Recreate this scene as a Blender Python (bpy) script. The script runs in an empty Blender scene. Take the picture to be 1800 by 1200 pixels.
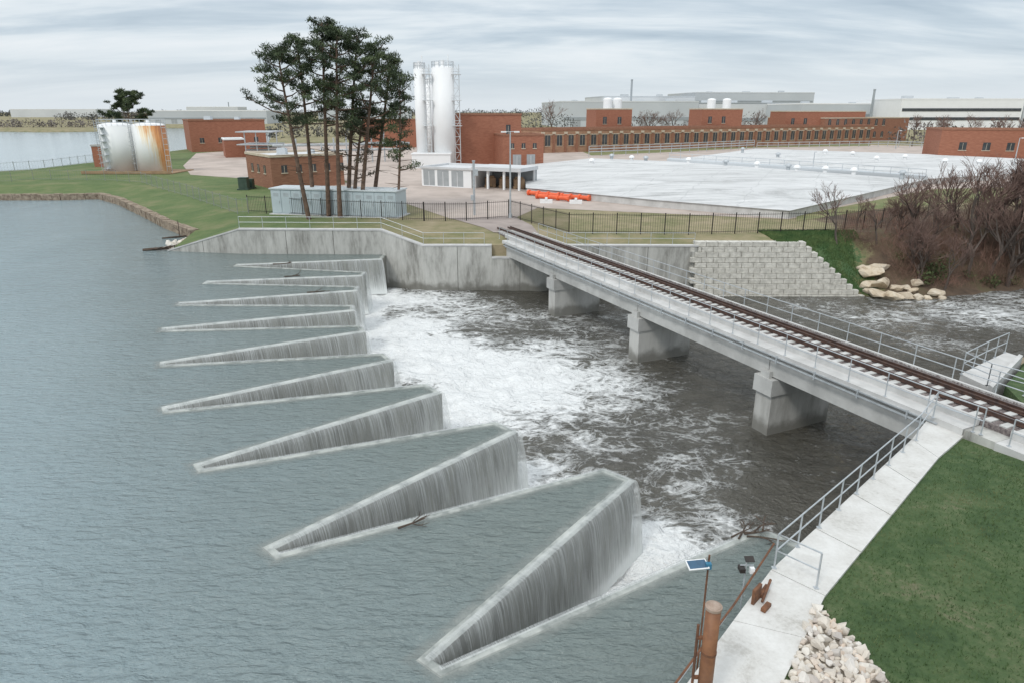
import bpy, bmesh, math, random
from mathutils import Vector, Matrix, noise, geometry
random.seed(7)
R=random.random
def U(a,b): return a+(b-a)*random.random()
H=13.0; TH=math.radians(18.65); S=math.sin(TH); C=math.cos(TH)
DW=-3.2   # downstream water level
PL=1.6    # plateau level
# survey helpers: turn measured bearings into positions on level ground
def G(px,py,z=PL):
    u=(px-900)/1200; v=(600-py)/1200
    t=(H-z)/(S-v*C)
    return Vector((u*t,t*(C+v*S),z))
def ZA(py,Y): return H-Y*math.tan(TH-math.atan((600-py)/1200))
def XA(px,Y,z=4): return (px-900)/1200*(Y*C+(H-z)*S)
scene=bpy.context.scene
col=scene.collection
# ---------------------------------------------------------------- materials
def nodes(name):
    m=bpy.data.materials.new(name); m.use_nodes=True
    nt=m.node_tree; b=nt.nodes['Principled BSDF']
    return m,nt,b
def ramp(nt,fac,stops):
    r=nt.nodes.new('ShaderNodeValToRGB'); e=r.color_ramp.elements
    while len(e)<len(stops): e.new(.5)
    for i,(p,c) in enumerate(stops):
        e[i].position=p; e[i].color=(c[0],c[1],c[2],1)
    nt.links.new(fac,r.inputs[0]); return r.outputs[0]
def math_(nt,op,a,b=None,c=None,clamp=False):
    n=nt.nodes.new('ShaderNodeMath'); n.operation=op; n.use_clamp=clamp
    for i,x in enumerate((a,b,c)):
        if x is None: continue
        if isinstance(x,(int,float)): n.inputs[i].default_value=x
        else: nt.links.new(x,n.inputs[i])
    return n.outputs[0]
def mixc(nt,f,a,b):
    n=nt.nodes.new('ShaderNodeMix'); n.data_type='RGBA'
    if isinstance(f,(int,float)): n.inputs[0].default_value=f
    else: nt.links.new(f,n.inputs[0])
    for i,x in ((6,a),(7,b)):
        if isinstance(x,tuple): n.inputs[i].default_value=(x[0],x[1],x[2],1)
        else: nt.links.new(x,n.inputs[i])
    return n.outputs[2]
def smooth(nt,v,a,c):
    r=nt.nodes.new('ShaderNodeMapRange'); r.interpolation_type='SMOOTHSTEP'
    nt.links.new(v,r.inputs[0]); r.inputs[1].default_value=a; r.inputs[2].default_value=c; r.clamp=True; return r.outputs[0]
def noisetex(nt,vec,scale,detail=5,rough=.6,dist=0,stretch=None):
    if stretch:
        mp=nt.nodes.new('ShaderNodeMapping'); mp.inputs['Scale'].default_value=stretch
        nt.links.new(vec,mp.inputs[0]); vec=mp.outputs[0]
    n=nt.nodes.new('ShaderNodeTexNoise'); n.inputs['Scale'].default_value=scale
    n.inputs['Detail'].default_value=detail; n.inputs['Roughness'].default_value=rough
    n.inputs['Distortion'].default_value=dist
    nt.links.new(vec,n.inputs['Vector']); return n.outputs['Fac']
def bump(nt,b,h,strength,dist=.05):
    n=nt.nodes.new('ShaderNodeBump')
    if isinstance(strength,(int,float)): n.inputs['Strength'].default_value=strength
    else: nt.links.new(strength,n.inputs['Strength'])
    n.inputs['Distance'].default_value=dist; nt.links.new(h,n.inputs['Height'])
    nt.links.new(n.outputs[0],b.inputs['Normal'])
def M(name,c1,c2=None,scale=2,rough=.75,bm=0,metal=0,stretch=None,lo=.35,hi=.65,c3=None,bs=None,bd=.03,spec=.4):
    m,nt,b=nodes(name)
    b.inputs['Roughness'].default_value=rough; b.inputs['Metallic'].default_value=metal
    b.inputs['Specular IOR Level'].default_value=spec
    if c2 is None: c2=tuple(x*.8 for x in c1)
    pos=nt.nodes.new('ShaderNodeNewGeometry').outputs['Position']
    f=noisetex(nt,pos,scale,6,.62,0,stretch)
    st=[(lo,c1),(hi,c2)] if c3 is None else [(lo,c1),((lo+hi)/2,c3),(hi,c2)]
    c=ramp(nt,f,st)
    nt.links.new(c,b.inputs['Base Color'])
    if bm: bump(nt,b,noisetex(nt,pos,bs or scale*6,5,.6),bm,bd)
    return m
def riverconc(name,c1,c3,c2):
    m,nt,b=nodes(name); b.inputs['Roughness'].default_value=.8
    pos=nt.nodes.new('ShaderNodeNewGeometry').outputs['Position']
    sp=nt.nodes.new('ShaderNodeSeparateXYZ'); nt.links.new(pos,sp.inputs[0])
    f=math_(nt,'ADD',math_(nt,'MULTIPLY',noisetex(nt,pos,.5,7,.65,0,(1.4,1.4,.28)),.65),math_(nt,'MULTIPLY',noisetex(nt,pos,2.2,6,.7,0,(1.5,1.5,.35)),.35))
    c=ramp(nt,f,[(.36,c1),(.49,c3),(.63,c2)])
    damp=math_(nt,'SUBTRACT',1,smooth(nt,math_(nt,'MULTIPLY_ADD',noisetex(nt,pos,.9,5,.6),1.6,math_(nt,'SUBTRACT',sp.outputs[2],.8)),-2.9,-2.2))
    c=mixc(nt,math_(nt,'MULTIPLY',damp,.75),c,(.13,.125,.105))
    nt.links.new(c,b.inputs['Base Color']); bump(nt,b,noisetex(nt,pos,7,5,.65),.3,.03); return m
conc=riverconc('pier_concrete',(.60,.595,.565),(.52,.515,.49),(.36,.355,.33))
concwall=riverconc('stained_concrete',(.57,.565,.53),(.45,.445,.415),(.21,.205,.185))
concnew=M('pale_concrete',(.62,.615,.60),(.48,.475,.46),.9,.85,.15,bs=14)
concdeck=M('deck_concrete',(.54,.54,.52),(.40,.40,.385),.8,.85,.2,bs=10)
wet=M('wet_concrete',(.27,.27,.235),(.15,.15,.13),1.0,.35,.4,stretch=(2,2,.25),bs=6)
crestm=M('wet_crest_concrete',(.48,.50,.465),(.22,.24,.225),1.3,.2,.5,bs=9,bd=.03,lo=.36,hi=.62,c3=(.38,.40,.375))
galv=M('galvanised_steel',(.55,.58,.60),(.42,.45,.47),4,.45,metal=.3)
blk=M('black_paint',(.025,.022,.02),(.04,.032,.028),3,.5)
rust=M('rusty_steel',(.22,.10,.05),(.11,.055,.035),6,.8,.3,bs=30)
railm=M('rail_steel',(.12,.068,.05),(.06,.04,.035),4,.6)
railtop=M('rail_head',(.30,.27,.26),(.2,.17,.16),4,.35,metal=.8)
tiem=M('concrete_tie',(.60,.60,.58),(.46,.46,.44),3,.85)
brick=M('brick_red',(.37,.16,.10),(.275,.11,.068),1.2,.85,stretch=(1,1,5),bs=4)
brickb=M('brick_brown',(.33,.165,.105),(.235,.11,.07),1.2,.85,stretch=(1,1,5))
brickt=M('brick_tan_mixed',(.42,.255,.165),(.30,.16,.10),.35,.85,stretch=(1,1,3))
stone_trim=M('limestone_trim',(.60,.52,.41),(.5,.42,.32),1,.8)
white=M('white_paint',(.86,.865,.865),(.82,.825,.825),.3,.5)
whited=M('white_roof',(.66,.67,.68),(.54,.55,.56),.3,.7)
roofg=M('roof_grey',(.48,.47,.455),(.38,.37,.355),.3,.8)
metalg=M('metal_siding',(.56,.59,.61),(.49,.52,.54),.02,.7)
metalw=M('metal_siding_pale',(.66,.68,.69),(.58,.60,.61),.02,.7)
metald=M('metal_siding_dark',(.36,.39,.41),(.30,.33,.35),.05,.6)
glass=M('window_glass',(.04,.045,.05),(.08,.085,.09),.7,.12)
greyd=M('grey_door',(.40,.42,.43),(.33,.35,.36),1,.6)
bluegrey=M('blue_grey_cabinet',(.50,.57,.60),(.44,.51,.54),.5,.5)
greenbox=M('dark_green_paint',(.06,.09,.07),(.04,.07,.05),2,.5)
orange=M('orange_paint',(.85,.16,.06),(.7,.12,.05),2,.5)
ballm=M('ballast',(.31,.27,.255),(.11,.09,.09),9,.95,1.0,bs=22,bd=.06)
stonew=M('shore_stone',(.40,.33,.25),(.17,.125,.09),2.2,.9,.8,bs=5,bd=.15)
gravel=M('gravel_yard',(.52,.44,.39),(.38,.32,.28),.22,.9,.3,bs=6,c3=(.46,.39,.345))
wood=M('driftwood',(.11,.08,.06),(.05,.037,.028),5,.9)
bark=M('pine_bark',(.19,.125,.09),(.09,.062,.047),3,.95,.6,bs=8)
barkg=M('bare_bark',(.14,.115,.10),(.08,.065,.055),2,.95)
twig=M('bare_twigs',(.235,.155,.13),(.125,.085,.07),.6,.95)
twigd=M('brush_twigs',(.27,.155,.12),(.12,.075,.055),.3,.95,c3=(.19,.115,.085))
needle=M('pine_needles',(.022,.036,.018),(.125,.16,.07),.6,.75,lo=.36,hi=.66,c3=(.055,.078,.036))
needle2=M('evergreen_leaves',(.025,.045,.018),(.11,.15,.055),.5,.75,c3=(.055,.08,.027))
fartree=M('far_foliage',(.085,.095,.09),(.15,.14,.13),.06,.9)
farbare=M('far_bare_wood',(.17,.15,.145),(.22,.195,.185),.06,.9)
brown=M('brown_steel',(.27,.125,.06),(.19,.085,.045),5,.55,.1)
solar=M('solar_cell',(.05,.12,.20),(.04,.09,.15),8,.25)
dirt=M('leaf_litter',(.12,.085,.06),(.06,.043,.033),1.5,.95,.7,bs=5)
slabm=M('base_slab',(.40,.27,.16),(.3,.2,.13),1,.9)
blockm=M('split_face_block',(.70,.68,.62),(.46,.445,.40),2.5,.9,.8,bs=9,bd=.06)
def tankmat(name,off,gz,gxk):
    m,nt,b=nodes(name); b.inputs['Roughness'].default_value=.5
    pos=nt.nodes.new('ShaderNodeNewGeometry').outputs['Position']
    f=math_(nt,'ADD',math_(nt,'MULTIPLY',noisetex(nt,pos,1.0,6,.65,0,(1.0,1.0,.10)),.7),math_(nt,'MULTIPLY',noisetex(nt,pos,3.0,5,.65,0,(1.6,1.6,.10)),.3))
    tc=nt.nodes.new('ShaderNodeTexCoord'); sp=nt.nodes.new('ShaderNodeSeparateXYZ'); nt.links.new(tc.outputs['Object'],sp.inputs[0])
    g=math_(nt,'MULTIPLY_ADD',sp.outputs[2],gz,off)
    gx=math_(nt,'MULTIPLY_ADD',sp.outputs[0],gxk,0)
    f2=math_(nt,'ADD',math_(nt,'ADD',f,g),gx)
    c=ramp(nt,f2,[(.50,(.80,.81,.80)),(.60,(.78,.66,.46)),(.74,(.66,.30,.10)),(.92,(.36,.14,.06))])
    nt.links.new(c,b.inputs['Base Color']); return m
tankw=tankmat('tank_paint',-.25,0,0); tankr=tankmat('rust_streaked_tank_paint',-.14,.030,.085)
def rockmat():
    m,nt,b=nodes('rock_mixed'); b.inputs['Roughness'].default_value=.9
    oi=nt.nodes.new('ShaderNodeObjectInfo')
    c=ramp(nt,oi.outputs['Random'],[(0,(.76,.70,.61)),(.25,(.62,.57,.50)),(.45,(.78,.75,.69)),(.6,(.68,.55,.44)),(.8,(.47,.44,.41)),(1,(.80,.77,.72))])
    pos=nt.nodes.new('ShaderNodeNewGeometry').outputs['Position']
    f=noisetex(nt,pos,7,6,.65)
    c2=mixc(nt,math_(nt,'MULTIPLY',f,.35),c,(.32,.26,.20))
    nt.links.new(c2,b.inputs['Base Color']); bump(nt,b,noisetex(nt,pos,14,5),.6,.03); return m
rockm=rockmat()
def bouldermat():
    m,nt,b=nodes('boulder_limestone'); b.inputs['Roughness'].default_value=.9
    pos=nt.nodes.new('ShaderNodeNewGeometry').outputs['Position']
    oi=nt.nodes.new('ShaderNodeObjectInfo')
    f=noisetex(nt,pos,1.6,7,.7)
    c2=ramp(nt,f,[(.3,(.26,.19,.12)),(.45,(.58,.48,.35)),(.7,(.70,.63,.52))])
    c2=mixc(nt,math_(nt,'MULTIPLY',oi.outputs['Random'],.3),c2,(.45,.40,.34))
    nt.links.new(c2,b.inputs['Base Color']); bump(nt,b,noisetex(nt,pos,3,5),.9,.15); return m
boulderm=bouldermat()
def lakemat():
    m,nt,b=nodes('lake_water'); b.inputs['Roughness'].default_value=.12; b.inputs['IOR'].default_value=1.33
    g=nt.nodes.new('ShaderNodeNewGeometry'); pos=g.outputs['Position']
    f=noisetex(nt,pos,.05,4,.6,.8,(1,.6,1))
    c=ramp(nt,f,[(.3,(.235,.315,.345)),(.7,(.30,.385,.415))])
    a=noisetex(nt,pos,2.3,4,.55,.35,(.65,1.7,1)); d=noisetex(nt,pos,.55,3,.5,.3,(.7,1.5,1)); e=noisetex(nt,pos,6.5,3,.6,.2,(.7,1.6,1))
    sp=nt.nodes.new('ShaderNodeSeparateXYZ'); nt.links.new(pos,sp.inputs[0])
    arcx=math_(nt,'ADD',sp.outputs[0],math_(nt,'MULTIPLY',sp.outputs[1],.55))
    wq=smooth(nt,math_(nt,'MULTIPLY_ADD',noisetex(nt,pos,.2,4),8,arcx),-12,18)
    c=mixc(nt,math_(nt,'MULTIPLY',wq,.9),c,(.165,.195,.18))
    # silvery sky sheen painted into the paler left base; murky green towards the weir
    nt.links.new(c,b.inputs['Base Color'])
    h=math_(nt,'ADD',math_(nt,'MULTIPLY',a,.55),math_(nt,'ADD',math_(nt,'MULTIPLY',d,.5),math_(nt,'MULTIPLY',e,.16)))
    fade=math_(nt,'MULTIPLY_ADD',smooth(nt,sp.outputs[1],45,190),-.94,1.0)
    bump(nt,b,h,fade,.52); return m
lakem=lakemat()
def rivermat():
    m,nt,b=nodes('river_water'); 
    pos=nt.nodes.new('ShaderNodeNewGeometry').outputs['Position']
    at=nt.nodes.new('ShaderNodeAttribute'); at.attribute_name='foam'
    f=at.outputs['Fac']
    n1=noisetex(nt,pos,.34,5,.55,2.2,(.75,1.15,1)); n2=noisetex(nt,pos,.55,7,.66,1.4,(.8,1.15,1)); n3=noisetex(nt,pos,2.4,5,.65,.9)
    n4=noisetex(nt,pos,.85,5,.6,2.4,(.7,1.2,1))
    rid=math_(nt,'SUBTRACT',1,math_(nt,'MULTIPLY',math_(nt,'ABSOLUTE',math_(nt,'SUBTRACT',n1,.5)),11),clamp=True)
    rid2=math_(nt,'SUBTRACT',1,math_(nt,'MULTIPLY',math_(nt,'ABSOLUTE',math_(nt,'SUBTRACT',n4,.5)),10),clamp=True)
    rr=math_(nt,'MAXIMUM',rid,math_(nt,'MULTIPLY',rid2,.9))
    mm=math_(nt,'ADD',math_(nt,'MULTIPLY',rr,.36),math_(nt,'ADD',math_(nt,'MULTIPLY',n2,.72),math_(nt,'MULTIPLY',n3,.50)))
    v=math_(nt,'MULTIPLY',math_(nt,'SUBTRACT',math_(nt,'MULTIPLY_ADD',f,1.22,mm),1.15),2.9,clamp=True)
    nb=noisetex(nt,pos,.12,3)
    basec=ramp(nt,nb,[(.3,(.036,.033,.025)),(.7,(.070,.064,.050))])
    milky=mixc(nt,math_(nt,'MULTIPLY',f,.42,clamp=True),basec,(.38,.38,.34))
    c=mixc(nt,v,milky,(.80,.815,.81))
    nt.links.new(c,b.inputs['Base Color'])
    nt.links.new(math_(nt,'MULTIPLY_ADD',v,.5,.08),b.inputs['Roughness'])
    h=math_(nt,'ADD',math_(nt,'MULTIPLY',noisetex(nt,pos,.9,5,.6,1.0),1.0),math_(nt,'ADD',math_(nt,'MULTIPLY',noisetex(nt,pos,3.2,4,.6,.6),.38),math_(nt,'MULTIPLY',v,.2)))
    bump(nt,b,h,1.0,.46); return m
riverm=rivermat()
def fallmat():
    m,nt,b=nodes('falling_water'); b.inputs['Base Color'].default_value=(.82,.85,.84,1); b.inputs['Roughness'].default_value=.3
    uv=nt.nodes.new('ShaderNodeUVMap').outputs[0]
    n1=noisetex(nt,uv,1.0,5,.7,.05,(11,.30,1)); n2=noisetex(nt,uv,1.0,3,.65,.0,(44,.7,1)); n3=noisetex(nt,uv,1.0,3,.6,0,(.8,.2,1))
    s=math_(nt,'ADD',math_(nt,'MULTIPLY',n1,.42),math_(nt,'ADD',math_(nt,'MULTIPLY',n2,.60),math_(nt,'MULTIPLY',n3,.36)))
    sp=nt.nodes.new('ShaderNodeSeparateXYZ'); nt.links.new(uv,sp.inputs[0])
    lowr=math_(nt,'MULTIPLY',math_(nt,'POWER',math_(nt,'DIVIDE',sp.outputs[1],3.3,clamp=True),3.5),.55)
    a=math_(nt,'MULTIPLY',math_(nt,'SUBTRACT',math_(nt,'ADD',s,lowr),.60),2.1,clamp=True)
    a=math_(nt,'MULTIPLY_ADD',a,.72,.13)
    nt.links.new(a,b.inputs['Alpha']); 
    return m
fallm=fallmat()
def shallowmat():
    m,nt,b=nodes('shallow_crest_water'); b.inputs['Base Color'].default_value=(.33,.355,.33,1); b.inputs['Roughness'].default_value=.12
    uv=nt.nodes.new('ShaderNodeUVMap').outputs[0]; sp=nt.nodes.new('ShaderNodeSeparateXYZ'); nt.links.new(uv,sp.inputs[0])
    pos=nt.nodes.new('ShaderNodeNewGeometry').outputs['Position']
    k=math_(nt,'POWER',math_(nt,'SUBTRACT',1,sp.outputs[1],clamp=True),1.5)
    a=math_(nt,'MULTIPLY',k,math_(nt,'MULTIPLY_ADD',noisetex(nt,pos,1.6,5,.7),2.2,-.55),clamp=True)
    nt.links.new(a,b.inputs['Alpha']); bump(nt,b,noisetex(nt,pos,3,4),.6,.15); return m
shallowm=shallowmat()
def groundmat():
    m,nt,b=nodes('ground_grass_earth'); b.inputs['Roughness'].default_value=.95
    g=nt.nodes.new('ShaderNodeNewGeometry'); pos=g.outputs['Position']
    sp=nt.nodes.new('ShaderNodeSeparateXYZ'); nt.links.new(pos,sp.inputs[0]); X,Y=sp.outputs[0],sp.outputs[1]
    n1=noisetex(nt,pos,.25,7,.7); n2=noisetex(nt,pos,.9,6,.7)
    green=ramp(nt,n1,[(.3,(.07,.12,.035)),(.5,(.11,.155,.052)),(.7,(.19,.19,.09))])
    olive=ramp(nt,n1,[(.35,(.16,.165,.07)),(.5,(.25,.22,.12)),(.65,(.34,.28,.18))])
    ss=lambda v,a,c: smooth(nt,v,a,c)
    Xn=math_(nt,'MULTIPLY_ADD',math_(nt,'SUBTRACT',n2,.5),10,X)
    gl=math_(nt,'SUBTRACT',1,ss(Xn,-26,-8))
    near=math_(nt,'SUBTRACT',1,ss(Y,180,320))
    c=mixc(nt,math_(nt,'MULTIPLY',gl,near),olive,green)
    mid=math_(nt,'MULTIPLY',ss(Xn,25.5,27),math_(nt,'SUBTRACT',1,ss(Xn,32,33.5)))
    mid=math_(nt,'MULTIPLY',mid,math_(nt,'SUBTRACT',1,ss(Y,66,68)))
    c=mixc(nt,mid,c,ramp(nt,n2,[(.35,(.05,.105,.04)),(.65,(.085,.14,.055))]))
    lit=math_(nt,'MULTIPLY',ss(Xn,32.5,35),math_(nt,'SUBTRACT',1,ss(Y,80,90)))
    c=mixc(nt,lit,c,ramp(nt,n1,[(.35,(.065,.045,.032)),(.5,(.13,.09,.06)),(.62,(.11,.10,.05))]))
    nt.links.new(c,b.inputs['Base Color']); bump(nt,b,noisetex(nt,pos,3,6,.7),.6,.15); return m
groundm=groundmat()
def lawnmat():
    m,nt,b=nodes('lawn'); b.inputs['Roughness'].default_value=.95
    pos=nt.nodes.new('ShaderNodeNewGeometry').outputs['Position']
    sp=nt.nodes.new('ShaderNodeSeparateXYZ'); nt.links.new(pos,sp.inputs[0])
    n1=noisetex(nt,pos,.5,7,.72,.5); n2=noisetex(nt,pos,4,6,.7)
    c=ramp(nt,math_(nt,'ADD',math_(nt,'MULTIPLY',n1,.65),math_(nt,'MULTIPLY',n2,.35)),[(.36,(.032,.068,.022)),(.48,(.060,.105,.036)),(.57,(.095,.135,.055)),(.68,(.20,.18,.115))])
    s=smooth(nt,math_(nt,'MULTIPLY_ADD',n1,5,sp.outputs[1]),37.5,40.5)
    c=mixc(nt,s,c,ramp(nt,n2,[(.3,(.26,.21,.14)),(.7,(.44,.37,.27))]))
    nt.links.new(c,b.inputs['Base Color']); bump(nt,b,noisetex(nt,pos,9,5,.7),.9,.08); return m
lawnm=lawnmat()
def covermat():
    m,nt,b=nodes('white_membrane'); b.inputs['Roughness'].default_value=.75
    pos=nt.nodes.new('ShaderNodeNewGeometry').outputs['Position']
    a=noisetex(nt,pos,.12,8,.78,1.4,(.5,1.2,1)); d=noisetex(nt,pos,.5,7,.78,.5,(.25,2.2,1))
    c=ramp(nt,math_(nt,'ADD',math_(nt,'MULTIPLY',a,.55),math_(nt,'MULTIPLY',d,.45)),[(.37,(.33,.33,.32)),(.44,(.52,.525,.52)),(.51,(.66,.665,.66)),(.60,(.75,.75,.745))])
    mp=nt.nodes.new('ShaderNodeMapping'); mp.inputs['Rotation'].default_value=(0,0,.42); nt.links.new(pos,mp.inputs[0])
    sp=nt.nodes.new('ShaderNodeSeparateXYZ'); nt.links.new(mp.outputs[0],sp.inputs[0])
    wob=math_(nt,'MULTIPLY_ADD',noisetex(nt,pos,.25,3),2.2,sp.outputs[0])
    l=math_(nt,'LESS_THAN',math_(nt,'FRACT',math_(nt,'DIVIDE',wob,7.5)),.022)
    c=mixc(nt,math_(nt,'MULTIPLY',l,math_(nt,'MULTIPLY',d,.6)),c,(.36,.37,.37))
    nt.links.new(c,b.inputs['Base Color']); bump(nt,b,noisetex(nt,pos,.7,6,.7,.8,(.35,1.8,1)),.9,.4); return m
coverm=covermat()
# ---------------------------------------------------------------- mesh builder
class MB:
    def __init__(s): s.v=[]; s.f=[]; s.m=[]
    def add(s,vs,fs,mi=0):
        o=len(s.v); s.v+= [tuple(x) for x in vs]
        for f in fs: s.f.append(tuple(i+o for i in f)); s.m.append(mi)
        return s
    def box(s,c,d,rot=0,mi=0):
        ca,sa=math.cos(rot),math.sin(rot); vs=[]
        for z in (-.5,.5):
            for x,y in ((-.5,-.5),(.5,-.5),(.5,.5),(-.5,.5)):
                a,b=x*d[0],y*d[1]; vs.append((c[0]+a*ca-b*sa,c[1]+a*sa+b*ca,c[2]+z*d[2]))
        return s.add(vs,[(3,2,1,0),(4,5,6,7),(0,1,5,4),(1,2,6,5),(2,3,7,6),(3,0,4,7)],mi)
    def prism(s,poly,z0,z1,mi=0):
        n=len(poly); g=lambda z,i: z[i] if isinstance(z,(list,tuple)) else z
        vs=[(p[0],p[1],g(z0,i)) for i,p in enumerate(poly)]+[(p[0],p[1],g(z1,i)) for i,p in enumerate(poly)]
        fs=[tuple(range(n-1,-1,-1)),tuple(range(n,2*n))]+[(i,(i+1)%n,(i+1)%n+n,i+n) for i in range(n)]
        return s.add(vs,fs,mi)
    def tube(s,pts,rs,n=6,mi=0,cap=True):
        pts=[Vector(p) for p in pts]; 
        if not isinstance(rs,(list,tuple)): rs=[rs]*len(pts)
        vs=[]; fs=[]
        for i,p in enumerate(pts):
            d=(pts[min(i+1,len(pts)-1)]-pts[max(i-1,0)])
            if d.length<1e-6: d=Vector((0,0,1))
            d.normalize(); a=Vector((0,0,1)) if abs(d.z)<.9 else Vector((1,0,0))
            x=d.cross(a).normalized(); y=d.cross(x)
            for k in range(n):
                t=2*math.pi*k/n; vs.append(p+(x*math.cos(t)+y*math.sin(t))*rs[i])
        for i in range(len(pts)-1):
            for k in range(n):
                k2=(k+1)%n; fs.append((i*n+k,i*n+k2,(i+1)*n+k2,(i+1)*n+k))
        if cap: fs.append(tuple(range(n-1,-1,-1))); fs.append(tuple((len(pts)-1)*n+k for k in range(n)))
        return s.add(vs,fs,mi)
    def dome(s,c,r,h,n=16,k=5,mi=0):
        vs=[];fs=[]
        for j in range(k):
            a=math.pi/2*j/k
            for i in range(n):
                t=2*math.pi*i/n; vs.append((c[0]+r*math.cos(a)*math.cos(t),c[1]+r*math.cos(a)*math.sin(t),c[2]+h*math.sin(a)))
        vs.append((c[0],c[1],c[2]+h))
        for j in range(k-1):
            for i in range(n): fs.append((j*n+i,j*n+(i+1)%n,(j+1)*n+(i+1)%n,(j+1)*n+i))
        for i in range(n): fs.append(((k-1)*n+i,(k-1)*n+(i+1)%n,k*n))
        return s.add(vs,fs,mi)
    def spray(s,c,rx,rz,n,size,mi=0,up=0.0,thin=.3):
        for _ in range(n):
            while 1:
                a=Vector((U(-1,1),U(-1,1),U(-1,1)))
                if a.length<1: break
            p=Vector(c)+Vector((a.x*rx,a.y*rx,a.z*rz))
            d=Vector((U(-1,1),U(-1,1),U(-1,1)+up)).normalized()*size*U(.6,1.3)
            e=d.cross(Vector((U(-1,1),U(-1,1),U(-1,1)))).normalized()*size*thin
            s.add([p-e,p+e,p+d],[(0,1,2)],mi)
        return s
def setp(o,label=None,category=None,group=None,kind=None):
    if label:o['label']=label
    if category:o['category']=category
    if group:o['group']=group
    if kind:o['kind']=kind
def mk(name,mb,mats,parent=None,base=None,smooth=False,**k):
    if not isinstance(mats,(list,tuple)): mats=[mats]
    if parent is not None: off=Vector(parent['wl'])
    elif base is not None: off=Vector(base)
    else:
        xs=[v[0] for v in mb.v]; ys=[v[1] for v in mb.v]; zs=[v[2] for v in mb.v]
        off=Vector(((min(xs)+max(xs))/2,(min(ys)+max(ys))/2,min(zs)))
    me=bpy.data.meshes.new(name); me.from_pydata([(v[0]-off.x,v[1]-off.y,v[2]-off.z) for v in mb.v],[],mb.f)
    for m in mats: me.materials.append(m)
    if len(mats)>1: me.polygons.foreach_set('material_index',mb.m)
    if smooth: me.polygons.foreach_set('use_smooth',[True]*len(me.polygons))
    o=bpy.data.objects.new(name,me); col.objects.link(o)
    if parent is not None: o.parent=parent; o['wl']=tuple(off)
    else: o.location=off; o['wl']=tuple(off)
    setp(o,**k); return o
def empty(name,loc,**k):
    o=bpy.data.objects.new(name,None); o.empty_display_size=.3; o.location=loc; col.objects.link(o); o['wl']=tuple(loc); setp(o,**k); return o
def child_copy(src,parent,loc):
    o=src.copy(); col.objects.link(o); o.parent=parent; o.location=Vector(loc)-Vector(parent['wl']); return o
def sub(root,loc,rot=0,scale=1,group=None):
    r=root.copy(); r.location=loc; r.rotation_euler=(0,0,rot); r.scale=(scale,)*3; col.objects.link(r)
    if group: r['group']=group
    for c in root.children:
        d=c.copy(); d.parent=r; col.objects.link(d)
    return r
def resample(pts,sp):
    out=[]
    for i in range(len(pts)-1):
        a=Vector(pts[i]); b=Vector(pts[i+1]); L=(b-a).length; n=max(1,round(L/sp))
        for k in range(n): out.append(a.lerp(b,k/n))
    out.append(Vector(pts[-1])); return out
def railing(name,pts,label,h=1.07,sp=1.8,mat=galv,r=.026,parent=None,rails=(1,.52),cat='railing',grp=None):
    P=resample(pts,sp)
    root=empty(name,P[0],label=label,category=cat,group=grp) if parent is None else None
    if parent is not None:
        root=bpy.data.objects.new(name,None); col.objects.link(root); root.parent=parent
        root.location=P[0]-Vector(parent['wl']); root['wl']=tuple(P[0])
    mb=MB()
    for f in rails:
        mb.tube([Vector(p)+Vector((0,0,h*f)) for p in pts],r,6)
    mk('rail',mb,mat,root)
    a=MB().tube([P[0],P[0]+Vector((0,0,h))],r,6).box(P[0]+Vector((0,0,.01)),(.12,.12,.02))
    first=mk('post',a,mat,root)
    for p in P[1:100]:
        child_copy(first,root,Vector(root['wl'])+(p-P[0]))
    return root
# ---------------------------------------------------------------- polygons
def inpoly(x,y,P):
    c=False; j=len(P)-1
    for i in range(len(P)):
        xi,yi=P[i][0],P[i][1]; xj,yj=P[j][0],P[j][1]
        if (yi>y)!=(yj>y) and x<(xj-xi)*(y-yi)/(yj-yi)+xi: c=not c
        j=i
    return c
def hfun(P,plateau):
    segs=[(P[i],P[(i+1)%len(P)]) for i in range(len(P))]
    def h(x,y):
        best=1e18;z=plateau;w=5
        for a,b in segs:
            dx=b[0]-a[0];dy=b[1]-a[1];L=dx*dx+dy*dy
            t=max(0,min(1,((x-a[0])*dx+(y-a[1])*dy)/L)) if L>0 else 0
            ex=a[0]+dx*t-x;ey=a[1]+dy*t-y;d=ex*ex+ey*ey
            if d<best: best=d; z=a[2]+(b[2]-a[2])*t; w=a[3]+(b[3]-a[3])*t
        s=min(1,math.sqrt(best)/w); s=s*s*(3-2*s)
        return z+(plateau-z)*s
    return h
def sheet(name,P,pts,h,mat,skirt=None,**k):
    n=len(P); v2=[Vector((p[0],p[1])) for p in P]+[Vector(p) for p in pts]
    r=geometry.delaunay_2d_cdt(v2,[],[list(range(n))],1,1e-4)
    vs=[];
    for i,v in enumerate(r[0]):
        src=r[3][i]; z=None
        if src and src[0]<n: z=P[src[0]][2]
        if z is None: z=h(v.x,v.y)
        vs.append((v.x,v.y,z))
    fs=[tuple(f) for f in r[2]]
    mb=MB().add(vs,fs)
    if skirt is not None:
        for i in range(n):
            a=P[i];b=P[(i+1)%n]; mb.add([(a[0],a[1],a[2]),(b[0],b[1],b[2]),(b[0],b[1],skirt),(a[0],a[1],skirt)],[(0,1,2,3)])
    return mk(name,mb,mat,base=(0,0,0),smooth=False,**k)
def g4(px,py,z,w,zz=None): p=G(px,py,z if zz is None else zz); return (p.x,p.y,z,w)
shore=[g4(-420,352,.85,9,0),g4(0,352,.85,9,0),g4(110,352,.85,9,0),g4(180,350,.85,9,0),g4(215,360,.85,9,0),g4(255,379,.85,9,0),g4(300,402,.85,8,0),g4(346,419,.85,7,0)]
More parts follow.
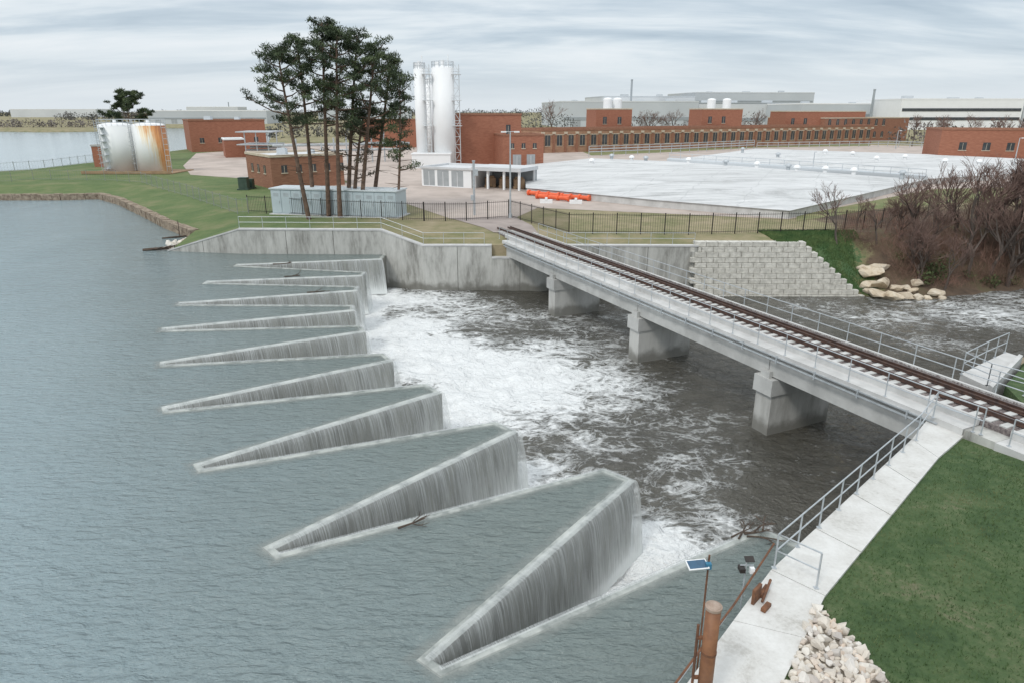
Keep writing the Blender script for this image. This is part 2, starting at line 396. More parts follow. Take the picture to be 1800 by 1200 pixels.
FB=shore+[(-33.2,66.6,.3,6),(-26,65.25,2.3,5),(-12.4,64.85,2.3,4),(-8.3,63.65,1.05,4),(-1.6,63.6,1.05,3),(3.3,63.4,1.1,3),(17.2,62.9,1.2,3),
  (26.3,62.7,1.5,3),(29.3,62.0,-.8,4),(32.3,61.2,-3.0,7)]
FB+=[g4(1570,529,-3.5,9,DW),g4(1660,531,-3.5,9,DW),g4(1800,516,-3.5,10,DW),g4(2000,508,-3.5,10,DW),(120,72,-3.5,12),(400,100,-3.5,12),
  (4000,300,-3.5,12),(4000,5000,1.6,9),(-4000,5000,1.6,9),(-4000,560,.2,8)]
FB+=[g4(-300,233,.2,8,0),g4(0,232,.2,8,0),g4(80,233,.2,8,0),g4(178,232,.2,8,0),g4(190,225,.2,8,0),g4(330,226,.2,8,0),g4(480,233,.2,8,0),g4(470,258,.2,8,0),g4(335,263,.2,8,0),g4(170,291,.2,8,0),g4(0,311,.2,8,0),g4(-420,335,.2,8,0)]
hf=hfun(FB,PL)
def GT(px,py):   # where the sight line meets the sloping far ground
    z=PL
    while z>DW:
        p=G(px,py,z)
        t=hf(p.x,p.y) if inpoly(p.x,p.y,FB) else DW
        if z<=t+.02: return Vector((p.x,p.y,t))
        z-=.08
    p=G(px,py,DW); return p
pts=[]
def addpts(x0,x1,y0,y1,st,ex=None):
    x=x0
    while x<x1:
        y=y0
        while y<y1:
            if not(ex and ex[0]<=x<=ex[1] and ex[2]<=y<=ex[3]):
                if inpoly(x,y,FB): pts.append((x+U(-.1,.1)*st,y+U(-.1,.1)*st))
            y+=st
        x+=st
addpts(-60,66,61,100,1.6)
addpts(-140,100,60,200,6,(-61,67,60,101))
addpts(-400,400,60,620,25,(-141,101,59,201))
addpts(-3600,3600,620,4800,350)
pts=[p for p in pts if inpoly(p[0],p[1],FB)]
sheet('ground',FB,pts,hf,groundm,skirt=-7,kind='structure')
NB=[(-3,2.5,1.1,5),(2.2,8.6,1.1,3),(7.5,15.1,1.1,3),(15.5,22.75,1.1,3),(17.6,24.3,1.1,3),(18.6,24.0,1.1,3),(21.6,25.8,1.1,3),(22.6,29.0,1.1,3),(26.5,32.8,1.0,4),(28,36.5,-1.6,5),(30.5,42,-3.3,6),(36,46.2,-3.5,8),(60,50,-3.5,8),(200,60,-3.5,10),(400,60,-3.5,10),(400,-60,1.2,5),(-3,-60,1.2,5)]
hn0=hfun(NB,1.25)
def hn(x,y): return hn0(x,y)+.35*max(0,min(1,((x-8)*.7-(y-12)*.7)/12))
npts=[]
x=-2
while x<60:
    y=-10
    while y<52:
        if inpoly(x,y,NB): npts.append((x,y))
        y+=1.3
    x+=1.3
sheet('lawn_ground',NB,npts,hn,lawnm,skirt=-7,kind='structure')
mk('riverbed',MB().add([(-4000,-500,-7.5),(4000,-500,-7.5),(4000,5000,-7.5),(-4000,5000,-7.5)],[(0,1,2,3)]),dirt,base=(0,0,0),kind='structure')
def flat(name,pp,z,mat,**k):
    P=[(p[0],p[1],z,1) for p in pp]
    return sheet(name,P,[],lambda x,y:z,mat,**k)
Y0=PL+.02
yard=[G(a,b) for a,b in [(345,270),(322,292),(335,308),(455,316),(600,335),(702,336),(712,358),(795,386),(905,384),(945,366),(1385,386),(1560,362),(1800,350),(1900,262),(1200,250),(700,250),(485,253),(470,262)]]
flat('gravel_yard',yard,Y0,gravel,kind='structure')
flat('bridge_road',[G(790,384),G(905,382),G(935,397),(2.6,66.3),(-1.8,67.2),G(850,401)],Y0+.02,M('road_gravel',(.40,.34,.31),(.29,.245,.225),.5,.9,.4,bs=8),kind='structure')
grs=M('strip_grass',(.12,.155,.055),(.24,.22,.11),.5,.95,.5,bs=4)
flat('grass_strip',[G(1010,262),G(1040,274),G(1180,268),G(1330,260),G(1530,257),G(1530,252),G(1250,259)],Y0+.012,grs,kind='structure')
flat('grass_verge',[G(1400,390),G(1560,366),G(1790,352),G(1790,330),G(1640,333),G(1400,380)],Y0+.012,grs,kind='structure')
flat('grass_strip',[G(470,283),G(455,312),G(520,322),G(620,322)],Y0+.012,grs,kind='structure')
# ---------------------------------------------------------------- weir
Up=[(760,1170),(480,970),(350,822),(290,720),(285,640),(287,580),(315,535),(362,497),(415,467)]
Dp=[(1338,932),(1082,836),(885,751),(758,683),(678,628),(634,578),(618,542),(625,508),(636,482),(668,456)]
Uw=[G(a,b,0).xy for a,b in Up]; Dw=[G(a,b,0).xy for a,b in Dp]
Dw[9]=Vector((-12.2,62.3))
path=[]; kinds=[]
path.append(Vector((9.6,17.7))); kinds.append('E')
path.append(Dw[0]); kinds.append('D')
for i in range(9):
    tu=(Uw[min(i+1,8)]-Uw[max(i-1,0)]).normalized()
    path+= [Uw[i]-tu*.33,Uw[i]+tu*.33]; kinds+=['U','U']
    if i<8:
        td=(Dw[min(i+2,9)]-Dw[i]).normalized()
        path+= [Dw[i+1]-td*.55,Dw[i+1]+td*.55]; kinds+=['D','D']
path.append(Dw[9]); kinds.append('D'); path.append(Vector((-12.2,64.7))); kinds.append('E')
def rightn(d): return Vector((d.y,-d.x))
def offs(w,i,lim=2.2):
    n=len(path)
    if i==0: return path[0]+rightn((path[1]-path[0]).normalized())*w
    if i==n-1: return path[i]+rightn((path[i]-path[i-1]).normalized())*w
    a=rightn((path[i]-path[i-1]).normalized()); b=rightn((path[i+1]-path[i]).normalized())
    m=(a+b).normalized(); return path[i]+m*(w/max(.45,m.dot(a)))
hw=.18
mb=MB()
prof=[(-hw,-6),(-hw,-.04),(-hw*.5,.04),(hw*.6,.04),(hw,-.03),(hw,-6)]
rows=[[ (*offs(w,i),z) for w,z in prof] for i in range(len(path))]
for i in range(len(path)-1):
    for j in range(len(prof)-1):
        mb.add([rows[i][j],rows[i+1][j],rows[i+1][j+1],rows[i][j+1]],[(0,1,2,3)],0 if j in(1,2,3) else 1)
weir=mk('labyrinth_weir',mb,[crestm,wet],base=(-8,38,-6),label='zigzag concrete labyrinth weir with water spilling over its crests',category='weir')
def ribbonobj(name,vs,fs,uvs,mat):
    me=bpy.data.meshes.new(name); me.from_pydata(vs,[],fs); me.materials.append(mat)
    uvl=me.uv_layers.new(name='UVMap')
    for l in me.loops: uvl.data[l.index].uv=uvs[l.vertex_index]
    me.polygons.foreach_set('use_smooth',[True]*len(me.polygons))
    o=bpy.data.objects.new(name,me); col.objects.link(o); setp(o,kind='structure')
sv=[];sf=[];su=[]
for i in range(len(path)):
    for w,v in ((-hw+.1,0),(-hw-.10,.3),(-hw-.34,1)):
        p=offs(w,i); sv.append((p.x,p.y,.028-.018*v)); su.append((i,v))
for i in range(len(path)-1):
    for j in range(2): sf.append((i*3+j,(i+1)*3+j,(i+1)*3+j+1,i*3+j+1))
ribbonobj('shallow_water',sv,sf,su,shallowm)
LP=[(-4000,-300),(40,-300),(11,16.5)]+[tuple(p) for p in path]+[(-12.2,70),(-12.2,1500),(-4000,1500)]
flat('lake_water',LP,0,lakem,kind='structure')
fv=[];ff=[];fuv=[]
nap=[(.02,.062,-.1),(.10,.06,0),(.19,.045,.1),(.26,-.02,.2),(.33,-.28,.45),(.41,-.9,1.0),(.49,-2.0,2.1),(.56,DW,3.3)]
arc=0
for i in range(1,len(path)-2):
    a,b=path[i],path[i+1]; L=(b-a).length
    if kinds[i]=='U' and kinds[i+1]=='U': arc+=L; continue
    d=(b-a)/L; rn=rightn(d); n=max(2,int(L/.10)); o=len(fv)
    for k in range(n+1):
        t=k/n
        for (w,z,vv) in nap:
            pa=offs(w,i) if kinds[i]=='D' else a+rn*w
            pb=offs(w,i+1) if kinds[i+1]=='D' else b+rn*w
            p=pa.lerp(pb,t)
            v_=max(0,min(1,vv))
            q=noise.noise(Vector((arc+L*t,0,z*.3))*3.0)*.05*v_+noise.noise(Vector((arc+L*t,5,0))*9)*.03*v_
            p=p+rn*q
            fv.append((p.x,p.y,z)); fuv.append((arc+L*t,vv))
    m_=len(nap)
    for k in range(n):
        for j in range(m_-1): ff.append((o+k*m_+j,o+(k+1)*m_+j,o+(k+1)*m_+j+1,o+k*m_+j+1))
    arc+=L
ribbonobj('falling_water',fv,ff,fuv,fallm)
# river surface with foam
blobs=[(715,530,3.6,.66),(700,575,3.2,.80),(740,610,3.4,.84),(790,640,3.6,.90),(840,650,3.4,.88),(900,640,3.2,.76),(940,670,3.2,.78),(870,700,3,.84),(800,720,2.6,.82),(980,700,3,.62),(1050,690,2.8,.48),(1040,650,3,.42),(1100,680,2.4,.34),(960,615,3.5,.48),(1020,610,3,.36),
 (900,740,2.2,.45),(980,775,1.6,.38),(940,825,1.8,.55),(930,860,1.3,.75),(1040,790,1.8,.28),(1120,990,1.5,.98),(1135,950,1.4,.9),(1180,968,1.4,.62),(1240,915,1.3,.40),(1230,860,1.5,.33),(1190,800,1.8,.29),(1100,900,2,.32),(1170,750,2.4,.26),(1060,850,2.2,.3),(1280,820,2,.22),(1230,740,2,.22),(800,545,4,.44),(900,560,4,.35),(1000,570,4,.29),(1100,600,3.5,.25),(1080,560,4,.24),(650,540,1.8,.95),(690,520,2.5,.66),
 (1560,560,4,.30),(1700,550,5,.38),(1780,530,5,.33),(1640,600,3,.24),(1450,540,4,.23)]
BW=[(G(a,b,DW).x,G(a,b,DW).y,r,s) for a,b,r,s in blobs]
dl=[(Dw[i],Dw[i+1]) for i in range(1,9)]
def foam(x,y):
    f=.12
    p=Vector((x,y)); wx=x+2.2*noise.noise(Vector((x*.2,y*.2,0))); wy=y+2.2*noise.noise(Vector((x*.2,y*.2,7)))
    for bx,by,r,s in BW:
        d=((wx-bx)/(r*1.25))**2+((wy-by)/r)**2
        if d<9: f=max(f,s*math.exp(-d*.6)+.06)
    bd=99
    for a,b in dl:
        ab=b-a; t=max(0,min(1,(p-a).dot(ab)/ab.length_squared)); bd=min(bd,(a+ab*t-p).length)
    near=math.exp(-(bd/1.8)**2)*(1.0 if y>30 else .92)
    return min(1.0,max(f,near+.08))
xs=[-26+.38*i for i in range(int(86/.38))]+[60+3*i for i in range(1,60)]+[400,4000]
ys=[12+.38*i for i in range(int(54/.38))]+[67,70,100,300]
rv=[];fo=[]
for x in xs:
    for y in ys:
        f=foam(x,y) if x<62 and y<67 else .2
        amp=.07+.30*max(0,f-.25)
        z=DW+amp*noise.fractal(Vector((x*.6,y*.6,0)),1.0,2.0,4) if x<62 else DW
        rv.append((x,y,z)); fo.append(f)
ny=len(ys)
rf=[(i*ny+j,(i+1)*ny+j,(i+1)*ny+j+1,i*ny+j+1) for i in range(len(xs)-1) for j in range(ny-1)]
me=bpy.data.meshes.new('river_water'); me.from_pydata(rv,[],rf); me.materials.append(riverm)
at=me.attributes.new('foam','FLOAT','POINT'); at.data.foreach_set('value',fo)
me.polygons.foreach_set('use_smooth',[True]*len(me.polygons))
o=bpy.data.objects.new('river_water',me); col.objects.link(o); setp(o,kind='structure')
# ---------------------------------------------------------------- far walls
jointm=M('joint_sealant',(.16,.155,.14),(.1,.1,.09),2,.9)
def wallrun(name,pts,w,label,z0=-6,cat='wall',mat=concwall,cap=True):
    root=empty(name,(pts[0][0],pts[0][1],z0),label=label,category=cat)
    mb=MB();cp=MB();jt=MB()
    n=len(pts)
    offp=[]
    for i in range(n):
        p=Vector(pts[i][:2])
        d0=(p-Vector(pts[i-1][:2])).normalized() if i>0 else None
        d1=(Vector(pts[i+1][:2])-p).normalized() if i<n-1 else None
        d=((d0 or d1)+(d1 or d0)).normalized(); nn=Vector((-d.y,d.x)); offp.append((p,nn))
    for i in range(n-1):
        (p,a),(q,b)=offp[i],offp[i+1]
        mb.prism([p-a*w/2,q-b*w/2,q+b*w/2,p+a*w/2],z0,[pts[i][2]-.14,pts[i+1][2]-.14,pts[i+1][2]-.14,pts[i][2]-.14])
        c=w/2+.05
        cp.prism([p-a*c,q-b*c,q+b*c,p+a*c],[pts[i][2]-.138,pts[i+1][2]-.138,pts[i+1][2]-.138,pts[i][2]-.138],[pts[i][2],pts[i+1][2],pts[i+1][2],pts[i][2]])
        L=(q-p).length; m_=int(L/4.6)
        for k in range(1,m_+1):
            t=k/(m_+1); c_=p.lerp(q,t)-a.lerp(b,t)*(w/2+.004); zt=pts[i][2]*(1-t)+pts[i+1][2]*t-.16
            dd=(q-p).normalized()*.025; nn=a*.004
            jt.prism([c_-dd-nn,c_+dd-nn,c_+dd+nn*.8,c_-dd+nn*.8],z0,zt)
    mk('wall_face',mb,mat,root); mk('coping',cp,concnew,root)
    if jt.v: mk('joint_seal',jt,jointm,root)
    return root
FW=[(-33.6,66.3,.12),(-26,65.0,2.4),(-12.4,64.6,2.4),(-8.3,63.4,1.15),(-1.9,63.4,1.15)]
wallrun('retaining_wall',FW,.5,'stained concrete wing wall rising from the lake beside the weir')
wallrun('retaining_wall',[(-1.88,63.4,.02),(3.4,63.2,.02)],.7,'concrete abutment wall under the end of the railway bridge')
wallrun('retaining_wall',[(3.42,63.2,1.2),(17.2,62.65,1.25)],.5,'grey concrete river wall beyond the railway bridge')
railing('guard_railing',[(-26,65.15,2.4),(-12.4,64.75,2.4),(-8.3,63.55,1.15),(-2.6,63.5,1.15)],'galvanised pipe railing on top of the concrete wing wall',sp=2.2,r=.022)
railing('guard_railing',[(4.8,63.3,1.2),(16.9,62.8,1.25)],'galvanised pipe railing on the river wall beyond the bridge',sp=2.2,r=.022)
# block wall
mb=MB(); ch=.46; nb=11
for k in range(nb):
    z0=DW-.3+k*ch; yb=60.9+k*.165; xr=32.2-.53*k
    x=16.9-(.45 if k%2 else 0)
    while x<xr:
        L=min(1.05,xr-x+.2)
        yy=yb+(x-17)*-.012
        mb.prism([(x+.015,yy+U(0,.03)),(x+L-.015,yy+U(0,.03)),(x+L-.015,yy+.9),(x+.015,yy+.9)],z0,z0+ch-.045)
        x+=1.07
mk('block_retaining_wall',mb,blockm,label='pale stepped concrete block retaining wall above the river',category='wall')
mb=MB()
for k in range(nb): mb.prism([(17,61.2+k*.165),(31.8-.53*k,61.05+k*.165),(31.8-.53*k,62.2+k*.165),(17,62.2+k*.165)],DW-3 if k==0 else DW-.35+(k-1)*ch,DW-.31+k*ch+.3)
mk('wall_backfill',mb,dirt,kind='structure')
mb=MB(); sh=[Vector(p[:3]) for p in shore]
P=resample(sh,1.2)
for i in range(len(P)-1):
    a,b=P[i],P[i+1]; d=(b-a).normalized(); nrm=Vector((-d.y,d.x,0))
    mb.prism([(a-nrm*U(.5,.65)).xy,(b-nrm*U(.5,.65)).xy,(b+nrm*.35).xy,(a+nrm*.35).xy],-1.5,.86+U(0,.12))
mk('shore_wall',mb,stonew,label='brown stacked stone wall along the lake shore',category='wall')
# ---------------------------------------------------------------- railway bridge
e=Vector((.414,-.910)).normalized(); nb_=Vector((-e.y,e.x)); 
if nb_.x<0: nb_=-nb_
P0=Vector((-1.6,65.2)); ang=math.atan2(e.y,e.x)
def BP(s,o,z=0): p=P0+e*s+nb_*o; return Vector((p.x,p.y,z))
def bbox(mb,s0,s1,o0,o1,z0,z1,mi=0): return mb.prism([BP(s0,o0).xy,BP(s1,o0).xy,BP(s1,o1).xy,BP(s0,o1).xy],z0,z1,mi)
SA=45.6
br=empty('railway_bridge',BP(1.5,0,0),label='concrete railway bridge on piers crossing below the weir',category='bridge')
piers=[11.5,23.5,35.4]
ends=[1.6]+piers+[SA]
for i in range(4):
    mb=bbox(MB(),ends[i]+.03,ends[i+1]-.03,.3,2.25,.02,1.2); bbox(mb,ends[i]+.03,ends[i+1]-.03,2.3,4.3,.02,1.2)
    mk('girder',mb,concdeck,br)
mb=MB()
for i in range(4):
    bbox(mb,ends[i]+.012,ends[i+1]-.012,0,4.6,1.2,1.48)
mb2=MB()
bbox(mb2,.5,SA,.78,.92,1.482,1.80); bbox(mb2,.5,SA,3.72,3.86,1.482,1.80)
mk('deck',mb,concnew,br); mk('ballast_curb',mb2,concnew,br)
mb=MB(); bbox(mb,2,SA-1,-.06,-.005,1.02,1.10); bbox(mb,2,SA-1,-.06,-.005,1.25,1.30)
s=2.5
while s<SA-1: bbox(mb,s,s+.06,-.09,-.004,.95,1.35); s+=2.4
mk('conduit',mb,galv,br)
for s in piers:
    mb=bbox(MB(),s-.55,s+.55,.15,4.45,-6.5,-.95)
    pr=mk('pier',mb,conc,br)
    cb=bbox(MB(),s-.64,s+.64,-.02,4.62,-.948,-.06)
    bbox(cb,s-.3,s+.3,.06,.28,-.059,.30)
    for s0 in(-.45,.1):
        for o0 in(.5,2.5): bbox(cb,s+s0,s+s0+.35,o0,o0+1.5,-.059,.018)
    mk('pier_cap',cb,concdeck,pr)
mb=bbox(MB(),SA-.3,SA+1.2,-.02,4.62,-6.5,0.0); bbox(mb,SA+.04,SA+1.2,0,4.6,0.002,1.47)
mk('abutment',mb,concwall,br)
mb=bbox(MB(),SA+1.22,SA+22,-.05,.92,.7,1.475); bbox(mb,SA+1.22,SA+22,.78,.92,1.477,1.80)
mk('approach_curb',mb,concnew,br)
railing('side_railing',[BP(.8,.08,1.48),BP(SA+.3,.08,1.48)],'',sp=1.9,parent=br,r=.023)
railing('side_railing',[BP(.2,4.5,1.48),BP(SA+.3,4.5,1.48)],'',sp=1.9,parent=br,r=.023)
mb=bbox(MB(),-1.5,SA,.921,3.719,1.483,1.70)
def trap(s0,s1):
    vs=[BP(s0,.93,1.2),BP(s0,.94,1.70),BP(s0,4.1,1.70),BP(s0,5.6,1.2),BP(s1,.93,1.0),BP(s1,.94,1.70),BP(s1,4.1,1.70),BP(s1,5.6,1.0)]
    mb.add(vs,[(0,1,5,4),(1,2,6,5),(2,3,7,6),(0,3,2,1)])
trap(SA+.02,110)
for i in range(9000):
    s_=SA+8-(R()**.7)*46; o_=U(3.15,3.70) if R()<.72 else U(.95,3.7)
    c=BP(s_,o_,1.70+(U(0,.07) if o_>3.1 else 0)); r_=U(.02,.045)
    a_=U(0,6.3); vs=[c+Vector((r_*math.cos(a_+k*2.1),r_*math.sin(a_+k*2.1),0)) for k in range(3)]+[c+Vector((U(-.01,.01),U(-.01,.01),r_*1.3))]
    mb.add(vs,[(0,1,3),(1,2,3),(2,0,3)])
mk('track_ballast',mb,ballm,kind='stuff',label='reddish grey crushed stone ballast along the railway track',category='ballast')
tr=empty('railway_track',BP(0,2.3,1.7),label='rusty rails on pale concrete ties crossing the bridge',category='railway track')
for o_,gd in ((1.58,0),(3.02,0),(1.86,1),(2.74,1)):
    mb=MB(); s0,s1=-3.2,110
    hgt=.17 if not gd else .13
    bbox(mb,s0,s1,o_-.065,o_+.065,1.752,1.775); bbox(mb,s0,s1,o_-.012,o_+.012,1.776,1.74+hgt-.03); bbox(mb,s0,s1,o_-.036,o_+.036,1.741+hgt-.03,1.752+hgt)
    bbox(mb,s0,s1,o_-.022,o_+.022,1.7525+hgt,1.756+hgt,1 if not gd else 0)
    mk('rail' if not gd else 'guard_rail',mb,[railm,railtop],tr)
tie=None; s=-1.6
for i in range(98):
    if tie is None:
        tie=mk('tie',bbox(MB(),s-.14,s+.14,1.0,3.25,1.60,1.75),tiem,tr); t0=BP(s,0,0)
    else: child_copy(tie,tr,Vector(tr['wl'])+(BP(s,0,0)-t0))
    s+=.6
# ---------------------------------------------------------------- near walkway
Le=[(-2.2,4.6),(3.8,11.7),(7.04,15.6),(15.2,23.4),(16.85,25.2)]
Re=[(-.4,3.6),(5.8,11.6),(8.05,14.55),(15.35,21.95),(17.7,24.0)]
wk=MB(); 
def lerp2(a,b,t): return (a[0]+(b[0]-a[0])*t,a[1]+(b[1]-a[1])*t)
for i in range(4):
    L=(Vector(Le[i+1])-Vector(Le[i])).length; n=max(1,round(L/2.6))
    for k in range(n):
        t0=k/n+.002; t1=(k+1)/n-.002
        wk.prism([lerp2(Le[i],Le[i+1],t0),lerp2(Re[i],Re[i+1],t0),lerp2(Re[i],Re[i+1],t1),lerp2(Le[i],Le[i+1],t1)],.98,1.2)
def walkmat():
    m,nt,b=nodes('walkway_concrete'); b.inputs['Roughness'].default_value=.85
    pos=nt.nodes.new('ShaderNodeNewGeometry').outputs['Position']
    a=noisetex(nt,pos,.7,7,.72,.4); d=noisetex(nt,pos,9,5,.7)
    c=ramp(nt,math_(nt,'ADD',math_(nt,'MULTIPLY',a,.7),math_(nt,'MULTIPLY',d,.3)),[(.34,(.42,.405,.37)),(.45,(.58,.57,.54)),(.60,(.68,.675,.65))])
    nt.links.new(c,b.inputs['Base Color']); bump(nt,b,d,.25,.02); return m
mk('walkway',wk,walkmat(),kind='structure')
mb=MB()
for i in range(4):
    a,b=Vector(Le[i]),Vector(Le[i+1]); c,d=Vector(Re[i]),Vector(Re[i+1])
    mb.prism([a.lerp(c,.03),a.lerp(c,.6),b.lerp(d,.6),b.lerp(d,.03)],-6.5,.978)
mk('river_wall',mb,concwall,label='concrete river wall supporting the pale walkway',category='wall')
railing('guard_railing',[(7.95,14.85,1.2),(7.15,15.68,1.2),(15.3,23.3,1.2),(16.7,24.7,1.5),BP(46.2,.08,1.5)],'galvanised pipe railing along the pale concrete walkway',sp=1.35,r=.024)
railing('guard_railing',[BP(47.2,.12,1.475),BP(62,.12,1.475)],'galvanised railing beside the track past the bridge end',sp=1.9,r=.023)
pw=[G(1688,658,1.15),G(1768,620,1.15),G(1790,627,1.15),G(1737,681,1.15)]
mk('concrete_landing',MB().prism([p.xy for p in pw],-6,1.2).prism([G(1737,681,1.15).xy,G(1790,627,1.15).xy,G(1797,630,1.15).xy,G(1744,686,1.15).xy],-6,1.32),concnew,kind='structure')
railing('guard_railing',[G(1735,677,1.2),G(1690,657,1.2),G(1730,636,1.2),G(1766,620,1.2)],'galvanised railing around the small concrete landing',sp=1.3,r=.024)
railing('guard_railing',[G(1735,677,1.2),G(1800,695,1.2),G(1900,720,1.2)],'galvanised railing between the landing and lawn',sp=1.8,r=.024)
# ---------------------------------------------------------------- near equipment
root=empty('steel_standpipe',(3.95,11.0,1.2),label='brown painted steel standpipe with capped flange on the walkway',category='pipe')
pb=mk('pipe_body',MB().tube([(3.95,11,1.2),(3.95,11,3.78)],.148,28),brown,root)
for p in pb.data.polygons: p.use_smooth=len(p.vertices)==4
mk('cap_flange',MB().tube([(3.95,11,3.782),(3.95,11,3.84)],.165,24).dome((3.95,11,3.838),.14,.05,24,4),M('weathered_cap',(.42,.33,.27),(.28,.2,.15),6,.7),root)
mk('collar',MB().tube([(3.95,11,2.7),(3.95,11,2.75)],.158,24),rust,root)
mb=MB().tube([(3.72,11.1,1.2),(3.72,11.1,3.3)],.03,8).box((3.77,11.08,3.0),(.14,.06,.06)).box((3.77,11.08,2.0),(.14,.06,.06))
mk('bracket',mb,rust,root)
root=empty('solar_panel_pole',(4.3,12.6,1.0),label='small blue solar panel on a rusty pole by the wall',category='solar panel')
mk('pole',MB().tube([(4.3,12.6,-1),(4.3,12.6,3.85)],.022,8),rust,root)
def tilted(mb,c,w,h,t,rz,ti,mi=0):
    m=Matrix.Rotation(rz,3,'Z')@Matrix.Rotation(ti,3,'X'); vs=[]
    for z in(-.5,.5):
        for x,y in((-.5,-.5),(.5,-.5),(.5,.5),(-.5,.5)): vs.append(Vector(c)+m@Vector((x*w,y*h,z*t)))
    mb.add(vs,[(3,2,1,0),(4,5,6,7),(0,1,5,4),(1,2,6,5),(2,3,7,6),(3,0,4,7)],mi)
c=Vector((4.04,12.55,3.64)); ti=math.radians(12)
mb=MB(); tilted(mb,c,.46,.27,.025,.15,ti); mk('panel_frame',mb,white,root)
mb=MB(); m_=Matrix.Rotation(.15,3,'Z')@Matrix.Rotation(ti,3,'X')
tilted(mb,c+m_@Vector((0,0,.016)),.41,.22,.006,.15,ti); mk('solar_cells',mb,solar,root)
mk('control_box',MB().box((4.28,12.54,3.62),(.12,.1,.14)),M('blue_box',(.05,.2,.32),(.04,.16,.26),2,.4),root)
root=empty('monitoring_station',(6.2,15.1,1.2),label='small instrument mast with camera and tiny panel',category='instrument mast')
mk('mast',MB().tube([(6.1,15.0,.4),(6.1,15.0,2.0)],.02,8).tube([(5.95,15.0,1.8),(6.3,15.0,1.8)],.014,6),galv,root)
mk('camera_housing',MB().box((5.98,14.95,1.72),(.14,.22,.12)),blk,root)
mk('junction_box',MB().box((6.26,14.97,1.66),(.12,.1,.16)),white,root)
mb=MB(); tilted(mb,(6.15,14.95,2.02),.24,.18,.02,0,.3); mk('solar_cells',mb,blk,root)
mb=MB().box((6.35,14.05,1.26),(.34,.12,.1),.8).box((6.2,14.35,1.42),(.08,.4,.42),-.75).box((6.5,14.65,1.27),(.10,.5,.1),-.7).tube([(6.3,14.2,1.3),(6.75,14.9,1.42)],.035,6)
mk('steel_trestle',mb,rust,label='small rusty welded steel trestle on the walkway edge',category='steel trestle')
mb=MB().tube([(7.2,16.0,1.75),(5.5,13.9,1.5),(3.0,10.9,1.4),(1.1,8.6,1.3)],.028,8)
mk('rusty_rail',mb,rust,label='thin rusty steel pipe along the lake side of the wall',category='pipe')
mb=MB().tube([(7.0,16.0,1.3),(5.3,13.9,1.05),(2.8,10.9,.9),(.9,8.6,.8)],.016,6)
mk('grey_conduit',mb,galv,label='thin grey conduit along the lake side of the wall',category='conduit')
def branch(mb,p,d,L,r,dep,upz=.6):
    p=Vector(p); d=Vector(d).normalized(); q=p+d*L*.5+Vector((U(-.1,.1),U(-.1,.1),U(-.05,.08)*upz))*L; w=q+d*L*.5
    mb.tube([p,q,w],[r,r*.75,r*.45],5)
    if dep>0:
        for _ in range(3): branch(mb,p.lerp(w,U(.3,.95)),d+Vector((U(-.9,.9),U(-.9,.9),U(-.1,1)*upz*.6)),L*.5,r*.5,dep-1,upz)
def drift(loc,L,ang,r,dep,label,z=.02,upz=.6):
    mb=MB(); branch(mb,(loc[0],loc[1],z),(math.cos(ang),math.sin(ang),.03),L,r,dep,upz)
    mk('driftwood_branch',mb,wood,label=label,category='driftwood',group='driftwood caught around the weir')
p=G(700,932,0); drift(p,.9,.6,.04,3,'dark dead branch snagged on the weir crest',.1)
p=G(252,441,0); drift(p,2.6,.1,.2,1,'dark waterlogged log beside the wing wall tip')
p=G(285,420,0); drift(p,3.6,.5,.12,2,'tangled driftwood against the stony lake shore')
p=G(540,516,0); drift(p,1.2,.2,.06,2,'small dark driftwood on the weir crest',.08,.2)
p=G(500,488,0); drift(p,1.2,.2,.05,2,'small dark driftwood on the weir crest',.08,.2)
p=G(480,466,0); drift(p,1.5,.2,.06,2,'small dark driftwood on the weir crest',.08,.2)
for (a,b,L,an_) in ((1285,948,.9,.5),(1308,942,.8,.2),(1298,950,.8,1.0),(1325,938,.8,.6),(1312,946,1.0,-.3),(1340,935,.7,1.2)):
    p=G(a,b,0); drift(p,L,an_,.035,2,'low sticks lodged where the weir meets the wall',.10,.08)
# ---------------------------------------------------------------- rocks
def rockmesh(seed,name,mat,sub_=2,flat_=.65,n_=9,a_=.27,b_=.42):
    bm=bmesh.new(); bmesh.ops.create_icosphere(bm,subdivisions=sub_,radius=.5)
    rnd=random.Random(seed); pl=[(Vector((rnd.gauss(0,1),rnd.gauss(0,1),rnd.gauss(0,1))).normalized(),rnd.uniform(a_,b_)) for _ in range(n_)]
    for v in bm.verts:
        for nn,d_ in pl:
            k=v.co.dot(nn)-d_
            if k>0: v.co-=nn*k
        v.co*=1+.10*noise.noise(v.co*3+Vector((seed,0,0))); v.co.z*=flat_
    me=bpy.data.meshes.new(name); bm.to_mesh(me); bm.free(); me.materials.append(mat); return me
rms=[rockmesh(i,'riprap_rock',rockm,2,.8,13,.2,.36) for i in range(8)]
RP=[G(1436,1062,1.2).xy+Vector((0,.1)),(5.75,11.3),(4.0,9.0),(8.6,9.0),G(1560,1200,1.2).xy,G(1510,1140,1.2).xy,G(1462,1090,1.2).xy]
placed=[]; tries=0
while len(placed)<230 and tries<16000:
    tries+=1; x,y=U(3.5,10),U(11.15,15.2)
    if not inpoly(x,y,RP): continue
    r=random.choice([.07,.09,.11,.13,.16,.2]); lay=len(placed)>110
    if any((x-a)**2+(y-b)**2<((r+c)*(.72 if not lay else .48))**2 for a,b,c in placed): continue
    placed.append((x,y,r))
    o=bpy.data.objects.new('riprap_rock',random.choice(rms)); o.location=(x,y,hn(x,y)+r*.45+(.07 if lay else 0)); o.rotation_euler=(U(-.8,.8),U(-.8,.8),U(0,6.3)); k=r*2.9; o.scale=(k,k*U(.6,1),k*U(.7,1.1)); col.objects.link(o)
    setp(o,label='pale angular riprap stone on the bank beside the walkway',category='rock',group='riprap stones beside the walkway')
